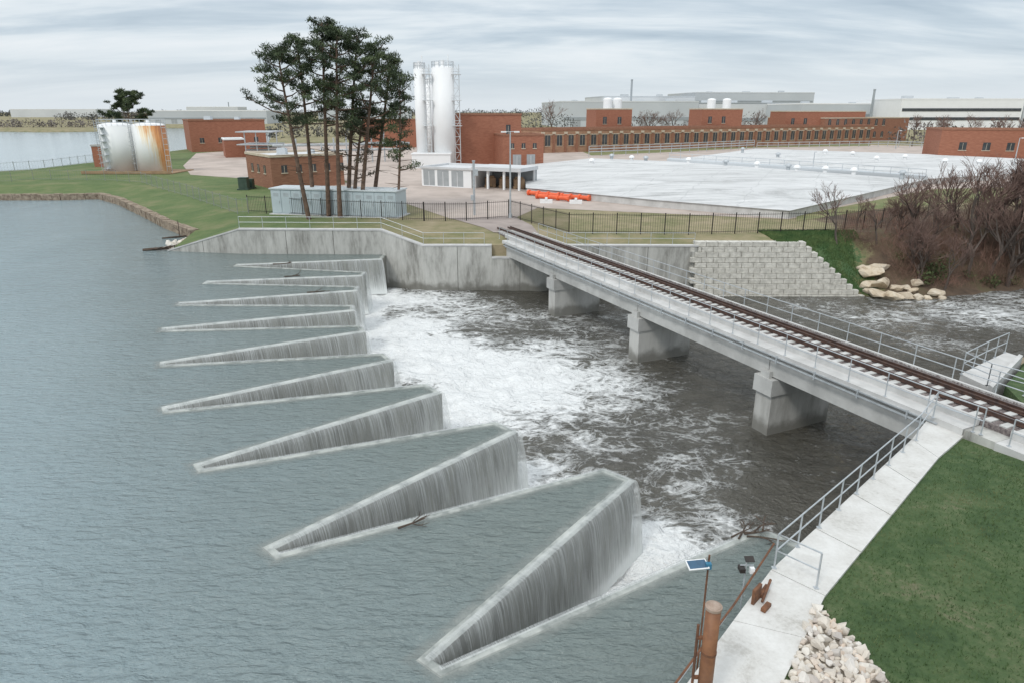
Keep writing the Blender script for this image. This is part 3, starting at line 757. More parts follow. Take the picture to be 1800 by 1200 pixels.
rpc=[(p[0],p[1]) for p in RP]
P=[(p[0],p[1],hn(*p)+.03,1) for p in rpc]; sheet('riprap_bed',P,[],lambda x,y:hn(x,y)+.03,M('rubble_bed',(.36,.32,.27),(.17,.15,.12),8,.95,.8,bs=12),kind='structure')
bms=[rockmesh(40+i,'boulder',boulderm,2,.75,12,.24,.38) for i in range(6)]
for i,(px,py,s) in enumerate([(1540,522,2.9),(1566,527,2.8),(1592,524,2.3),(1614,527,1.6),(1642,519,2.4),(1549,505,3.0),(1528,489,3.0),(1572,513,1.9),(1590,511,1.6),(1610,505,1.8),(1522,505,2.3),(1545,477,2.3),(1526,518,1.8),(1602,516,1.5),(1512,480,1.6),(1630,527,1.2),(1655,525,1.0)]):
    p=GT(px,py); 
    o=bpy.data.objects.new('boulder',bms[i%6]); o.location=p+Vector((0,0,.10*s)); o.rotation_euler=(U(-.3,.3),U(-.3,.3),U(-.7,.7)); o.scale=(s*.95,s*.62,s*U(.5,.7)); col.objects.link(o)
    setp(o,label='large tan limestone boulder on the river bank',category='boulder',group='boulders on the river bank')
for i in range(26):
    t=R(); p=G(345-55*t+U(-8,8),418+22*t+U(-4,4),0)
    o=bpy.data.objects.new('shore_rock',random.choice(rms)); o.location=(p.x,p.y,U(-.05,.25)); s=U(.5,1.1); o.scale=(s,s,s); o.rotation_euler=(0,0,U(0,6)); col.objects.link(o)
    setp(o,label='rough stone piled at the lake shore corner',category='rock',group='stones at the shore corner')
# ---------------------------------------------------------------- grass tufts
mb=MB()
for i in range(60000):
    x=U(5,28); y=U(9,26)
    if not inpoly(x,y,NB) or inpoly(x,y,RP): continue
    q=(Vector((x,y))-P0); so=q.dot(e); oo=q.dot(nb_)
    if -.2<oo<5.7: continue
    if inpoly(x,y,Le+Re[::-1]): continue
    z=hn(x,y); h=U(.03,.10); a=U(0,3.14); w=U(.008,.018)
    mb.add([(x-math.cos(a)*w,y-math.sin(a)*w,z-.01),(x+math.cos(a)*w,y+math.sin(a)*w,z-.01),(x+U(-.05,.05),y+U(-.05,.05),z+h)],[(0,1,2)])
mk('grass_blades',mb,M('grass_blade',(.042,.088,.026),(.15,.165,.075),.7,.9,c3=(.075,.125,.042)),kind='stuff',label='short green lawn grass on the bank',category='grass')
mb=MB()
for i in range(16000):
    x=U(24.5,34); y=U(60.5,68)
    if not inpoly(x,y,FB): continue
    z=hf(x,y)
    mb.add([(x-.05,y,z),(x+.05,y,z),(x+U(-.1,.1),y+U(-.1,.1),z+U(.1,.3))],[(0,1,2)])
mk('slope_grass',mb,M('slope_blade',(.05,.11,.036),(.11,.16,.055),.7,.9),kind='stuff',label='bright green grass on the slope beside the block wall',category='grass')
# ---------------------------------------------------------------- fences
def fence(name,pts2,label,h,sp,mat,pick,pr=.012,post=.05,cat='fence',zf=hf,rails=(.12,.92)):
    P=[]
    for i in range(len(pts2)-1):
        a=Vector(pts2[i][:2]); b=Vector(pts2[i+1][:2]); n=max(1,round((b-a).length/sp))
        for k in range(n): q=a.lerp(b,k/n); P.append(Vector((q.x,q.y,zf(q.x,q.y))))
    q=pts2[-1]; P.append(Vector((q[0],q[1],zf(q[0],q[1]))))
    root=empty(name,P[0],label=label,category=cat)
    a=MB().box(P[0]+Vector((0,0,h*.51)),(post,post,h*1.04)); first=mk('post',a,mat,root)
    for p in P[1:100]: child_copy(first,root,Vector(root['wl'])+(p-P[0]))
    mb=MB()
    for i in range(len(P)-1):
        a,b=P[i],P[i+1]; L=(b-a).length
        for f in rails: mb.tube([a+Vector((0,0,h*f)),b+Vector((0,0,h*f))],pr*1.6,4,cap=False)
        n=max(1,int(L/pick))
        for k in range(1,n):
            q=a.lerp(b,k/n); mb.tube([q+Vector((0,0,.06)),q+Vector((0,0,h))],pr,3,cap=False)
    mk('fence_panel',mb,mat,root); return root
g=lambda a,b,z=PL: G(a,b,z)
fence('iron_fence',[g(437,374),g(600,383),g(745,389)],'tall black iron picket fence in front of the pines',2.0,2.4,blk,.22,.016,.09)
fence('iron_gate',[g(746,389),g(820,389),g(894,384)],'black double swing gate across the bridge road',2.0,2.9,blk,.22,.016,.12,cat='gate')
fence('iron_fence',[g(896,383),(g(1000,411)).xy,],'black iron picket fence beside the bridge road',2.0,2.4,blk,.18,.018,.09)
fence('iron_fence',[g(1000,411),g(1210,413),g(1450,408),g(1700,392)],'long black iron picket fence above the river wall',2.0,2.4,blk,.22,.014,.09)
fence('chain_link_fence',[g(-60,330,1.2),g(60,320,1.3),g(185,318,1.6),g(250,322,1.6),g(330,345,1.6),g(418,376,1.6),g(437,375,1.6)],'grey chain link fence along the grassy lake bank',1.8,3.0,M('dull_grey_wire',(.30,.31,.30),(.22,.23,.22),3,.6),.45,.010,.06)
fence('chain_link_fence',[g(-60,313,1),g(80,301,1.2),g(165,288,1.3)],'pale fence along the back shore of the peninsula',1.8,3.0,galv,.5,.02,.1)
# ---------------------------------------------------------------- trees
def pine(name,base,top,spread,label,c0=.42,dens=1.0,mat=needle,r0=.26,nl=26,sz=.34,nn=50):
    base=Vector(base); top=Vector(top); Hh=top.z-base.z
    mid=base.lerp(top,.5)+Vector((U(-.5,.5),U(-.4,.4),0))
    def tp(t):
        return base*(1-t)**2+mid*2*t*(1-t)+top*t*t
    root=empty(name,base,label=label,category='tree')
    tm=MB(); n=9; tm.tube([tp(i/n) for i in range(n+1)],[r0*(1-.8*(i/n))+.02 for i in range(n+1)],8)
    cm=MB()
    for i in range(nl):
        t=c0+(1-c0)*((i+.5)/nl)**.8; t=min(.985,t+U(-.02,.02))
        k=(t-c0)/(1-c0); prof=(.45+.75*math.sin(math.pi*min(1,k*.8+.2)))*(1.05-.55*k)
        L=spread*prof*U(.55,1.35); az=i*2.4+U(-.5,.5); s0=tp(t)
        d=Vector((math.cos(az),math.sin(az),0)); rise=U(-.05,.35)+.45*k
        pts_=[s0,s0+d*L*.35+Vector((0,0,L*.35*rise*.6)),s0+d*L*.7+Vector((U(-.2,.2),U(-.2,.2),L*.7*rise)),s0+d*L+Vector((U(-.3,.3),U(-.3,.3),L*rise*1.15))]
        tm.tube(pts_,[.09*(1-.5*k)+.02,.065,.045,.018],4)
        for q in range(int(round(5*dens))):
            tt=U(.42,1.05); a=int(min(2,tt*3)); c=pts_[a].lerp(pts_[a+1],min(1,tt*3-a)) if tt<1 else pts_[3]
            c=c+Vector((U(-.6,.6),U(-.6,.6),U(-.12,.45)))
            if q%2==0: tm.tube([pts_[a],c],[.03,.013],3,cap=False)
            cm.spray(c,U(.45,.85),U(.18,.40),int(nn*dens),sz,up=.6,thin=.15)
    for i in range(12):
        t=U(.22,c0+.15); az=U(0,6.3); s0=tp(t); L=U(.8,2.6); tm.tube([s0,s0+Vector((math.cos(az)*L,math.sin(az)*L,U(-.3,.4)))],[.045,.014],3)
    mk('trunk',tm,bark,root); mk('crown',cm,mat,root); return root
def pt(px,Y): x=XA(px,Y,1.6); return (x,Y,hf(x,Y))
def tp_(px,py,Y):
    z=ZA(py,Y); return (XA(px,Y,z),Y,z)
PT=[(543,76,488,92,3.7,.52),(552,81,522,72,3.3,.5),(578,78,566,40,3.6,.45),(598,77,592,55,3.2,.5),(612,80,628,62,3.4,.46),(634,78,660,82,3.5,.42),(655,82,688,105,3.1,.42)]
for a,Y,b,c_,sp,c0 in PT:
    pine('pine_tree',pt(a,Y),tp_(b,c_,Y+U(-1,1)),sp,'tall pine with bare reddish trunk and dark wide crown',c0=c0,nl=23)
pine('pine_tree',pt(698,78),tp_(702,135,78),1.8,'slender pine with a sparse narrow crown',c0=.3,dens=.75,r0=.15,nl=20)
pine('pine_tree',pt(622,79),tp_(640,195,80),3.2,'dense low-branched tree among the pine trunks',c0=.34,dens=.6,mat=M('dark_dense_leaf',(.035,.035,.022),(.12,.095,.06),.5,.8),nl=18)
pine('evergreen_tree',(XA(230,165),165,1.6),(XA(224,165,15),165,ZA(168,165)),5.0,'broad evergreen tree behind the storage tanks',c0=.28,dens=1.3,mat=needle,nl=32,sz=.5,nn=70)
def bare(name,seed,Hh,label,loc,rot=0,mat=twig):
    rnd=random.Random(seed); tm=MB(); cm=MB()
    def rec(p,d,L,r,dep):
        q=p+d*L*.5+Vector((rnd.uniform(-1,1),rnd.uniform(-1,1),rnd.uniform(-.5,.5)))*L*.08; w=q+(d+Vector((rnd.uniform(-.15,.15),rnd.uniform(-.15,.15),.05))).normalized()*L*.5
        (tm if dep>=3 else cm).tube([p,q,w],[r,r*.85,r*.7],5 if dep>=3 else 3,cap=False)
        if dep==0: return
        for _ in range(3 if dep>1 else 4):
            a=Vector((rnd.uniform(-1,1),rnd.uniform(-1,1),rnd.uniform(-.3,.7))); nd=(d+a*.72).normalized(); rec(p.lerp(w,rnd.uniform(.55,1)),nd,L*rnd.uniform(.62,.85),max(.014,r*.6),dep-1)
    root=empty(name,loc,label=label,category='tree')
    for k in range(rnd.choice([1,2,2])):
        rec(Vector(loc),Vector((rnd.uniform(-.3,.3),rnd.uniform(-.3,.3),1)).normalized(),Hh*.32,Hh*.016+.02,5)
    zmax=max(v[2] for v in cm.v)-loc[2]
    mk('trunk',tm,barkg,root); mk('crown',cm,mat,root); root.rotation_euler=(0,0,rot); return root,zmax
bl='leafless brown tree with dense twigs on the river bank'
tmpl=[];gr='leafless trees on the river bank'
spots=[(1470,432,318),(1600,440,300),(1690,470,262),(1765,455,255),(1640,420,320),(1555,410,345),(1790,480,272),(1725,440,265),(1815,430,250),(1665,400,290),(1750,405,280),(1600,480,370),(1505,405,335),(1850,470,250),(1540,435,345),(1700,495,330),(1785,410,262),(1630,465,330),(1580,425,340),(1735,495,320),(1680,440,280),(1615,500,400),(1660,510,400),(1770,505,340)]
for i,(px,py,pt_) in enumerate(spots):
    p=GT(px,py); hh=max(3,ZA(pt_,p.y)-p.z)
    if i<5:
        t,zm=bare('bare_tree',100+i,8,bl,(p.x,p.y,p.z-.1)); t.scale=(hh/zm,)*3; t['group']=gr; tmpl.append((t,zm))
    else: t,zm=tmpl[i%5]; sub(t,(p.x,p.y,p.z-.1),U(0,6),hh/zm)
mb=MB()
for i in range(430):
    px=U(1480,1835); py=U(385,512)
    if px<1560 and py>430+ (px-1480)*.5: continue
    p=GT(px,py)
    if not inpoly(p.x,p.y,FB): continue
    hh=random.choice([.4,.6,.9,1.3,1.9]) if px>1560 else .45
    mb.spray((p.x,p.y,p.z+hh),1.0,hh,int(38+26*hh),.85,up=1.2,thin=.011)
mk('undergrowth',mb,twigd,kind='stuff',label='tangled leafless reddish brushwood covering the river bank',category='brushwood')
mb=MB()
for px,py,s in[(1630,485,1),(1645,495,1.1),(1650,475,1.2),(1625,500,.9),(1740,505,.9),(1700,490,.6),(1775,500,.8),(1580,460,.6),(1800,480,.8),(1690,440,.6)]:
    p=GT(px,py)
    mb.spray((p.x,p.y,p.z+.6*s),1.0*s,.75*s,int(200*s),.26,thin=.3)
mk('evergreen_shrubs',mb,needle2,kind='stuff',label='dark green shrubs at the foot of the bare trees',category='shrub')
def treeline(px0,px1,Y,ytop,mat,label,n=None,z0=1,wf=1.0,face=1.3,jit=.35):
    mb=MB(); x0,x1=XA(px0,Y),XA(px1,Y); hh=ZA(ytop,Y)-z0; st=hh*.5; x=x0
    while x<x1:
        k=U(1-jit,1.05); h=hh*k; y=Y+U(-hh,hh)
        mb.spray((x,y,z0+h*.45),h*.5,h*.5,60,face,up=.4,thin=.28); mb.tube([(x,y,z0-1),(x,y,z0+h*.6)],[h*.02,h*.01],3); x+=st*U(.5,1.2)
    mk('distant_trees',mb,mat,kind='stuff',label=label,category='trees')
treeline(-60,185,520,205,farbare,'hazy bare trees along the far lake shore')
treeline(100,420,900,196,fartree,'hazy distant tree line beyond the lake',face=2)
treeline(-100,700,1500,192,fartree,'hazy horizon tree line',face=3)
treeline(700,1900,1500,190,fartree,'hazy horizon tree line',face=3)
treeline(845,1010,420,194,fartree,'dark evergreen trees behind the brick plant')
treeline(1100,1460,330,197,farbare,'leafless trees between the plant and warehouses')
treeline(1590,1900,260,207,farbare,'leafless grey trees behind the brick building')
treeline(480,760,330,212,fartree,'mixed trees behind the plant')
for i,(px,Y,yt) in enumerate([(970,330,174),(1650,240,200),(1700,235,196),(1755,240,200),(1180,320,190),(1320,310,190),(1140,320,192),(1605,238,196),(1800,230,200)]):
    t,zm=tmpl[i%5]; sub(t,(XA(px,Y),Y,1.6),U(0,6),(ZA(yt,Y)-1.6)/zm,'leafless trees around the plant')
# ---------------------------------------------------------------- buildings
wincache={}
def winmesh(w,h,arch,glassm=glass,trim=stone_trim):
    key=(round(w,2),round(h,2),arch,glassm.name,trim.name)
    if key in wincache: return wincache[key]
    mb=MB()
    if arch:
        pr=[(-w/2,0),(w/2,0),(w/2,h-w/2)]+[(w/2*math.cos(a),h-w/2+w/2*math.sin(a)) for a in (math.pi*k/8 for k in range(1,8))]+[(-w/2,h-w/2)]
    else: pr=[(-w/2,0),(w/2,0),(w/2,h),(-w/2,h)]
    n=len(pr); mb.add([(x,-.03,z) for x,z in pr]+[(x,.05,z) for x,z in pr],[tuple(range(n))]+[(i,(i+1)%n,(i+1)%n+n,i+n) for i in range(n)],0)
    mb.box((0,-.06,-.08),(w*1.15,.12,.14),0,1); mb.box((0,-.045,h/2*.9),(.06,.025,h*.9),0,1)
    me=bpy.data.meshes.new('window'); me.from_pydata(mb.v,[],mb.f); me.materials.append(glassm); me.materials.append(trim); me.polygons.foreach_set('material_index',mb.m)
    wincache[key]=me; return me
def bld(name,label,pL,pR,depth,z1,wm=brick,rm=whited,wins=(),doors=(),z0=PL,parapet=.35,cat='building',copm=None,eave=0):
    pL=Vector(pL[:2]); pR=Vector(pR[:2]); ex=(pR-pL); W=ex.length; ex/=W; ey=Vector((-ex.y,ex.x)); an=math.atan2(ex.y,ex.x)
    root=empty(name,(pL.x,pL.y,z0),label=label,category=cat)
    q=lambda u,v:(pL+ex*u+ey*v)
    mk('wall',MB().prism([q(0,0),q(W,0),q(W,depth),q(0,depth)],z0-1,z1),wm,root)
    rb=MB().prism([q(.3,.3),q(W-.3,.3),q(W-.3,depth-.3),q(.3,depth-.3)],z1-.05,z1+.02)
    c=.12+eave
    for a,b,c_,d in((-c,-c,W+c,.3),(-c,depth-.3,W+c,depth+c),(-c,.302,.3,depth-.302),(W-.3,.302,W+c,depth-.302)):
        rb.prism([q(a,b),q(c_,b),q(c_,d),q(a,d)],z1+.004,z1+parapet,1)
    mk('roof',rb,[rm,copm or rm],root)
    for it in wins:
        side,u0,cnt,step,zz,w,h,arch=it
        me=winmesh(w,h,arch)
        for i in range(cnt):
            u=u0+step*i
            if side=='F': p=q(u,0);r=an
            elif side=='R': p=q(W,u);r=an+math.pi/2
            else: p=q(0,u);r=an-math.pi/2
            o=bpy.data.objects.new('window',me); col.objects.link(o); o.parent=root; o.location=Vector((p.x,p.y,z0+zz))-Vector(root['wl']); o.rotation_euler=(0,0,r)
    for it in doors:
        side,u0,cnt,step,w,h=it
        me=winmesh(w,h,False,greyd,white)
        for i in range(cnt):
            u=u0+step*i
            if side=='F': p=q(u,0);r=an
            elif side=='R': p=q(W,u);r=an+math.pi/2
            else: p=q(0,u);r=an-math.pi/2
            o=bpy.data.objects.new('door',me); col.objects.link(o); o.parent=root; o.location=Vector((p.x,p.y,z0+.15))-Vector(root['wl']); o.rotation_euler=(0,0,r)
    return root,q,W,ex,ey
def V(px,Y): return Vector((XA(px,Y,2),Y))
def roofunits(name,label,q,z,items):
    for (u,v,w,d,h) in items:
        p=q(u,v); mk(name,MB().box((p.x,p.y,z+h/2+.15),(w,d,h)).box((p.x,p.y,z+h+.2),(w*.8,d*.8,.12)).box((p.x,p.y,z+.08),(w*1.1,d*1.1,.16)),metalg,label=label,category='rooftop unit',group='rooftop units')
rt,q,W,ex,ey=bld('brick_building','red brick process building by the lake inlet',V(338,205),V(470,215),20,ZA(213,208),wins=[('F',3,4,5,2.5,1.2,1.4,False)],doors=[('F',12,1,5,2.4,3)],copm=brickb)
roofunits('rooftop_unit','small grey ventilation unit on the brick roof',q,ZA(213,208),[(6,6,2,1.6,1.0),(14,5,1.4,1.4,.8)])
bld('brick_building','low red brick annex with pipework beside it',V(397,180),V(432,182),10,ZA(247,180),copm=white)
bld('brick_pump_house','small brick pump house behind the tanks',V(166,150),V(190,150),4,ZA(258,150),copm=roofg)
rt,q,W,ex,ey=bld('brick_building','brown brick control building beneath the pines',V(480,106),V(606,113),12,ZA(277,107),wm=brickb,rm=whited,wins=[('F',2,5,2.3,2.4,.9,1.1,False),('L',3,3,3,2.2,1,1.2,False)],copm=stone_trim)
roofunits('rooftop_unit','small grey ventilation unit on the brick roof',q,ZA(277,107),[(4,6,1.4,1.2,.8),(8,4,1,1,.6)])
rt,q,W,ex,ey=bld('brick_building','tall plain red brick building beside the silos',V(806,152),V(916,156),14,ZA(203,153),wins=[('F',9,2,2.4,3.0,1,2,False),('F',11.2,1,2,6.5,1,2,False)],copm=brickb,wm=brick)
bld('brick_building','lower red brick wing of the plant',V(884,146),V(955,148),9,ZA(239,147),copm=brickb,doors=[('F',3,2,3,1.8,2.6)],wins=[('F',2,3,2.4,4,.8,1.0,False)])
bld('brick_building','low brick sheds seen beyond the pines',V(640,230),V(745,232),12,ZA(212,230),copm=brickb)
mb=MB()
for px in(432,452,472,488):
    for Y in(176,184): x=XA(px,Y); mb.tube([(x,Y,1.6),(x,Y,8)],.12,6)
for z in(5,8): mb.box(((XA(432,180)+XA(488,180))/2,180,z),(XA(488,180)-XA(432,180)+1,9,.25))
for k in range(4): mb.tube([(XA(432,178),177+k*2,3+k*.6),(XA(488,178),177+k*2,3+k*.6)],.25,8)
mk('pipe_rack',mb,galv,label='open steel pipe rack with grey roof deck',category='pipe rack')
mb=MB()
for i,px in enumerate(range(500,720,22)):
    x=XA(px,150+i*2); mb.tube([(x,150+i*2,1.6),(x,150+i*2,6.3+(i%3))],.18,6); mb.box((x,150+i*2,6),(3.6,.25,.25))
mb.tube([(XA(480,160),160,5.5),(XA(720,172),172,5.5)],.3,8); mb.tube([(XA(480,160),160,4.2),(XA(720,172),172,4.2)],.25,8)
mk('pipe_rack',mb,galv,label='grey steel pipework seen between the pine trunks',category='pipe rack')
def tank(px,mat,label):
    Y=137; x=XA(px,Y,2); zt=ZA(221,Y); r=3.05
    root=empty('storage_tank',(x,Y,1.75),label=label,category='storage tank',group='pair of storage tanks')
    mb=MB().tube([(x,Y,1.78),(x,Y,zt)],r,32)
    body=mk('tank_shell',mb,mat,root); 
    for p in body.data.polygons: p.use_smooth=len(p.vertices)==4
    mb=MB().dome((x,Y,zt+.002),r,.5,32,4).tube([(x,Y,zt+.4),(x,Y,zt+1.0)],.3,10)
    mk('tank_roof',mb,white,root)
    mb=MB()
    for k in range(20):
        a=2*math.pi*k/20; c=Vector((x+r*math.cos(a),Y+r*math.sin(a),zt)); mb.tube([c,c+Vector((0,0,1.1))],.035,4)
    for h in(.55,1.1): mb.tube([(x+r*math.cos(2*math.pi*k/24),Y+r*math.sin(2*math.pi*k/24),zt+h) for k in range(25)],.035,4)
    mk('top_railing',mb,galv,root)
    mb=MB(); xl=x-2.2
    for dx in(-.25,.25): mb.tube([(xl+dx,Y-2.7,1.7),(xl+dx,Y-2.7,zt+1)],.05,4)
    for k in range(24): mb.tube([(xl-.25,Y-2.7,2+k*.38),(xl+.25,Y-2.7,2+k*.38)],.03,4)
    for k in range(8): 
        z=3.5+k*.8; mb.tube([(xl+.42*math.cos(t),Y-2.75-.6*abs(math.sin(t)),z) for t in [math.pi*j/6 for j in range(7)]],.03,4)
    mk('caged_ladder',mb,galv,root)
tank(216,tankw,'white cylindrical storage tank with caged ladder'); tank(273,tankr,'white storage tank heavily streaked with orange rust')
c0=XA(245,137,2)
mk('tank_pad',MB().box((c0,137,1.68),(17,9.5,.2)).box((c0,132.2,1.95),(17,.2,.5)),slabm,kind='structure')
mb=MB()
for px in(184,192):
    for Y in(133,135): x=XA(px,Y); mb.tube([(x,Y,1.6),(x,Y,10.5)],.05,4)
for k in range(7): mb.box((XA(188,134),134,2.5+k*1.25),(1.2,2.2,.06))
for px in (292,300):
    x=XA(px,133); mb.tube([(x,133,1.6),(x,133,10.8)],.05,4)
for k in range(9): mb.tube([(XA(292,133),133,2+k),(XA(300,133),133,2+k)],.04,4)
mk('access_stair',mb,galv,label='slender steel access stair beside the white tanks',category='stair tower')
def silo(px,Y,r,ytop,label):
    x=XA(px,Y,10); zt=ZA(ytop,Y)
    root=empty('silo',(x,Y,PL),label=label,category='silo',group='white process silos')
    body=mk('silo_body',MB().tube([(x,Y,PL),(x,Y,zt)],r,32),white,root)
    for p in body.data.polygons: p.use_smooth=len(p.vertices)==4
    mk('silo_roof',MB().tube([(x,Y,zt+.002),(x,Y,zt+.28)],[r,r*.75],28).tube([(x,Y,zt+.28),(x,Y,zt+1.5)],.4,10).box((x-.5*r,Y,zt+.7),(.7,.7,.9)).tube([(x+.5*r,Y,zt+.2),(x+.5*r,Y,zt+2.6)],.10,6),white,root)
    mb=MB()
    for k in range(14):
        a=2*math.pi*k/14; c=Vector((x+r*.98*math.cos(a),Y+r*.98*math.sin(a),zt)); mb.tube([c,c+Vector((0,0,1.2))],.045,4)
    for h in(.6,1.2): mb.tube([(x+r*.98*math.cos(2*math.pi*k/20),Y+r*.98*math.sin(2*math.pi*k/20),zt+h) for k in range(21)],.045,4)
    mk('top_railing',mb,galv,root)
silo(741,150,1.2,122,'slim white silo with railed top'); silo(757,156,1.05,150,'slim white silo behind the ladder cage'); silo(781,150,2.3,120,'wide white silo with railed top')
mb=MB()
for px,Y in((753,148.5),(804,149.5)):
    x=XA(px,Y,10); zt=ZA(114,Y)
    for dx in(-.55,.55):
        for dy in(-.55,.55): mb.tube([(x+dx,Y+dy,PL),(x+dx,Y+dy,zt)],.045,4)
    z=3; fl=1
    while z<zt-1:
        for dy in(-.55,.55):
            mb.tube([(x-.55,Y+dy,z),(x+.55,Y+dy,z)],.035,4); mb.tube([(x-.55*fl,Y+dy,z),(x+.55*fl,Y+dy,z+1.6)],.025,4)
        z+=1.6; fl=-fl
    for zz in(10,15,20): mb.box((x,Y,zz),(1.9,1.9,.12)); mb.tube([(x-.95,Y-.95,zz+1),(x+.95,Y-.95,zz+1)],.035,4); mb.tube([(x-.95,Y-.95,zz+.5),(x+.95,Y-.95,zz+.5)],.035,4)
mk('ladder_tower',mb,M('pale_galvanised',(.66,.68,.69),(.56,.58,.59),3,.5),label='galvanised ladder tower with platforms between the silos',category='ladder tower')
mk('silo_base_housing',MB().box((XA(760,148,3),148,3.0),(8,4,2.8)).box((XA(760,148,3),148,4.5),(8.3,4.3,.2)).box((XA(760,148,3)-2.5,145.98,2.6),(1.1,.05,2.0)),white,label='white equipment housing at the foot of the silos',category='housing')
pL=G(742,327);pR=G(922,337)
zt=ZA(296,pL.y)
rt,q,W,ex,ey=bld('garage','low white garage with grey roller doors',pL,pL.lerp(pR,.5),8,zt,wm=white,rm=whited,doors=[('F',1.4,3,2.6,2.1,2.4)],wins=[],parapet=.3,eave=.1,cat='garage')
a=pL.lerp(pR,.5).xy; ex2=(pR-pL).xy.normalized(); ey2=Vector((-ex2.y,ex2.x)); W2=(pR-pL).length*.46
root=empty('open_shed',(a.x,a.y,PL),label='white roofed open bay shed joined to the garage',category='shed')
for u in(.45,W2*.33,W2*.66,W2-.3):
    for v in(.3,5.6):
        p=a+ex2*u+ey2*v; mk('column',MB().box((p.x,p.y,(PL+zt)/2),(.3,.3,zt-PL),math.atan2(ex2.y,ex2.x)),white,root)
qq=lambda u,v:a+ex2*u+ey2*v
mk('roof',MB().prism([qq(.14,-.3),qq(W2+.2,-.3),qq(W2+.2,6),qq(.14,6)],zt,zt+.55),whited,root)
mk('back_wall',MB().prism([qq(.14,5.8),qq(W2,5.8),qq(W2,5.95),qq(.14,5.95)],PL,zt-.01),greyd,root)
for k in range(3):
    p=qq(1.6+k*2.5,3.2)
    mb=MB().box((p.x,p.y,PL+.8),(1.6,1.8,1.3),.1).box((p.x,p.y,PL+1.6),(1.2,1.2,.25),.1)
    for dx in(-.6,.6): mb.tube([(p.x+dx,p.y-.95,PL+.3),(p.x+dx,p.y-.85,PL+.3)],.28,12)
    mk('utility_cart',mb,[slabm],label='tan equipment cart parked under the shed',category='cart',group='carts under the shed')
pL=G(480,377);pR=G(698,384)
root=empty('equipment_enclosure',pL,label='long pale blue grey metal enclosure with panelled doors',category='equipment enclosure')
exx=(pR-pL).xy.normalized(); eyy=Vector((-exx.y,exx.x)); WW=(pR-pL).length; an=math.atan2(exx.y,exx.x); zt=ZA(333,pL.y)
f=lambda u,v:pL.xy+exx*u+eyy*v
mk('wall',MB().prism([f(0,0),f(WW,0),f(WW,3.2),f(0,3.2)],PL+.1,zt),bluegrey,root)
mk('roof',MB().prism([f(-.15,-.15),f(WW+.15,-.15),f(WW+.15,3.35),f(-.15,3.35)],zt+.002,zt+.14),M('light_cap',(.6,.65,.67),(.55,.6,.62),1,.5),root)
mk('base',MB().prism([f(-.3,-.3),f(WW+.3,-.3),f(WW+.3,3.5),f(-.3,3.5)],PL-.3,PL+.098),concnew,root)
n=12
for k in range(n):
    u=WW*(k+.5)/n; mb=MB(); c=f(u,-.03); mb.box((c.x,c.y,(PL+.1+zt)/2),(WW/n-.1,.05,zt-PL-.35),an); mb.box((f(u+WW/n*.32,-.075).x,f(u+WW/n*.32,-.075).y,(PL+zt)/2),(.06,.04,.3),an,1)
    for j in range(4): cc=f(u,-.062); mb.box((cc.x,cc.y,zt-.45-j*.1),(WW/n*.5,.015,.04),an,1)
    mk('door',mb,[bluegrey,greyd],root)
for px,py,s in((430,334,1.3),(441,332,1.0),(468,318,1.2)):
    p=G(px,py); mk('transformer_box',MB().box((p.x,p.y,p.z+.1),(s*1.3,s*1.2,.2)).box((p.x,p.y,p.z+s*.6+.2),(s,s*.9,s*1.2)).box((p.x,p.y,p.z+s*1.2+.24),(s*1.08,s,.08)).box((p.x,p.y-s*.46,p.z+s*.6),(s*.4,.03,s*.8)),greenbox,label='dark green utility transformer box on a pad',category='transformer',group='transformer boxes')
def cover(pts_,label,zr,vents):
    E=[G(a,b,2.5) for a,b in pts_]; cen=sum(E,Vector())/len(E)
    root=empty('covered_basin',(cen.x,cen.y,PL),label=label,category='covered basin',group='covered water basins')
    mb=MB().prism([p.xy for p in E],PL-.5,2.5); mk('basin_wall',mb,concnew,root)
    inner=[p.lerp(cen,.32) for p in E]; n=len(E)
    vs=[(p.x+(p.x-cen.x)*.006,p.y+(p.y-cen.y)*.006,2.53) for p in E]+[(p.x,p.y,2.5+zr*.8) for p in inner]+[(cen.x,cen.y,2.5+zr)]
    mb=MB().add(vs,[(i,(i+1)%n,(i+1)%n+n,i+n) for i in range(n)]+[(n+i,n+(i+1)%n,2*n) for i in range(n)])
    mk('membrane_roof',mb,coverm,root)
    for px,py in vents:
        p=G(px,py,2.9); v=MB().tube([p-Vector((0,0,.3)),p+Vector((0,0,.7))],.35,12).dome(p+Vector((0,0,.698)),.6,.55,12,4); mk('vent',v,galv if px%2 else white,root)
    return root
cover([(926,331),(1150,352),(1386,371),(1623,317),(1400,300),(1172,284),(1040,279),(924,291)],'huge low basin under a grimy white membrane cover',.8,[(1135,285),(1275,292),(1385,300),(1400,303),(1075,281),(1500,308),(1040,290),(1210,288),(1330,296),(1585,313),(1110,284),(1450,305)])
cover([(1180,282),(1410,299),(1632,315),(1800,305),(1800,280),(1640,272),(1330,262)],'low basin with pale white membrane cover beyond',.6,[(1305,268),(1367,278),(1450,272),(1498,276),(1590,282),(1660,290),(1720,292),(1540,285)])
mb=MB()
P=resample([G(1035,276),G(1180,270),G(1325,262)],4)
for p in P: mb.tube([p,p+Vector((0,0,2.6))],.1,5)
for z in(1.2,1.9,2.6): mb.tube([p+Vector((0,0,z)) for p in P],.14 if z<2 else .08,6)
mk('pipe_walkway',mb,galv,label='long grey elevated pipe walkway beside the basins',category='pipe walkway')
mb=MB(); P=resample([G(1330,262),G(1560,258),G(1640,262)],4)
for p in P: mb.tube([p,p+Vector((0,0,1.8))],.1,5)
for z in(1.0,1.8): mb.tube([p+Vector((0,0,z)) for p in P],.1,6)
mk('pipe_walkway',mb,galv,label='grey railings along the farther basins',category='pipe walkway')
mb=MB(); P=resample([G(1176,282,2.6),G(1404,298,2.6),G(1626,315,2.6)],3)
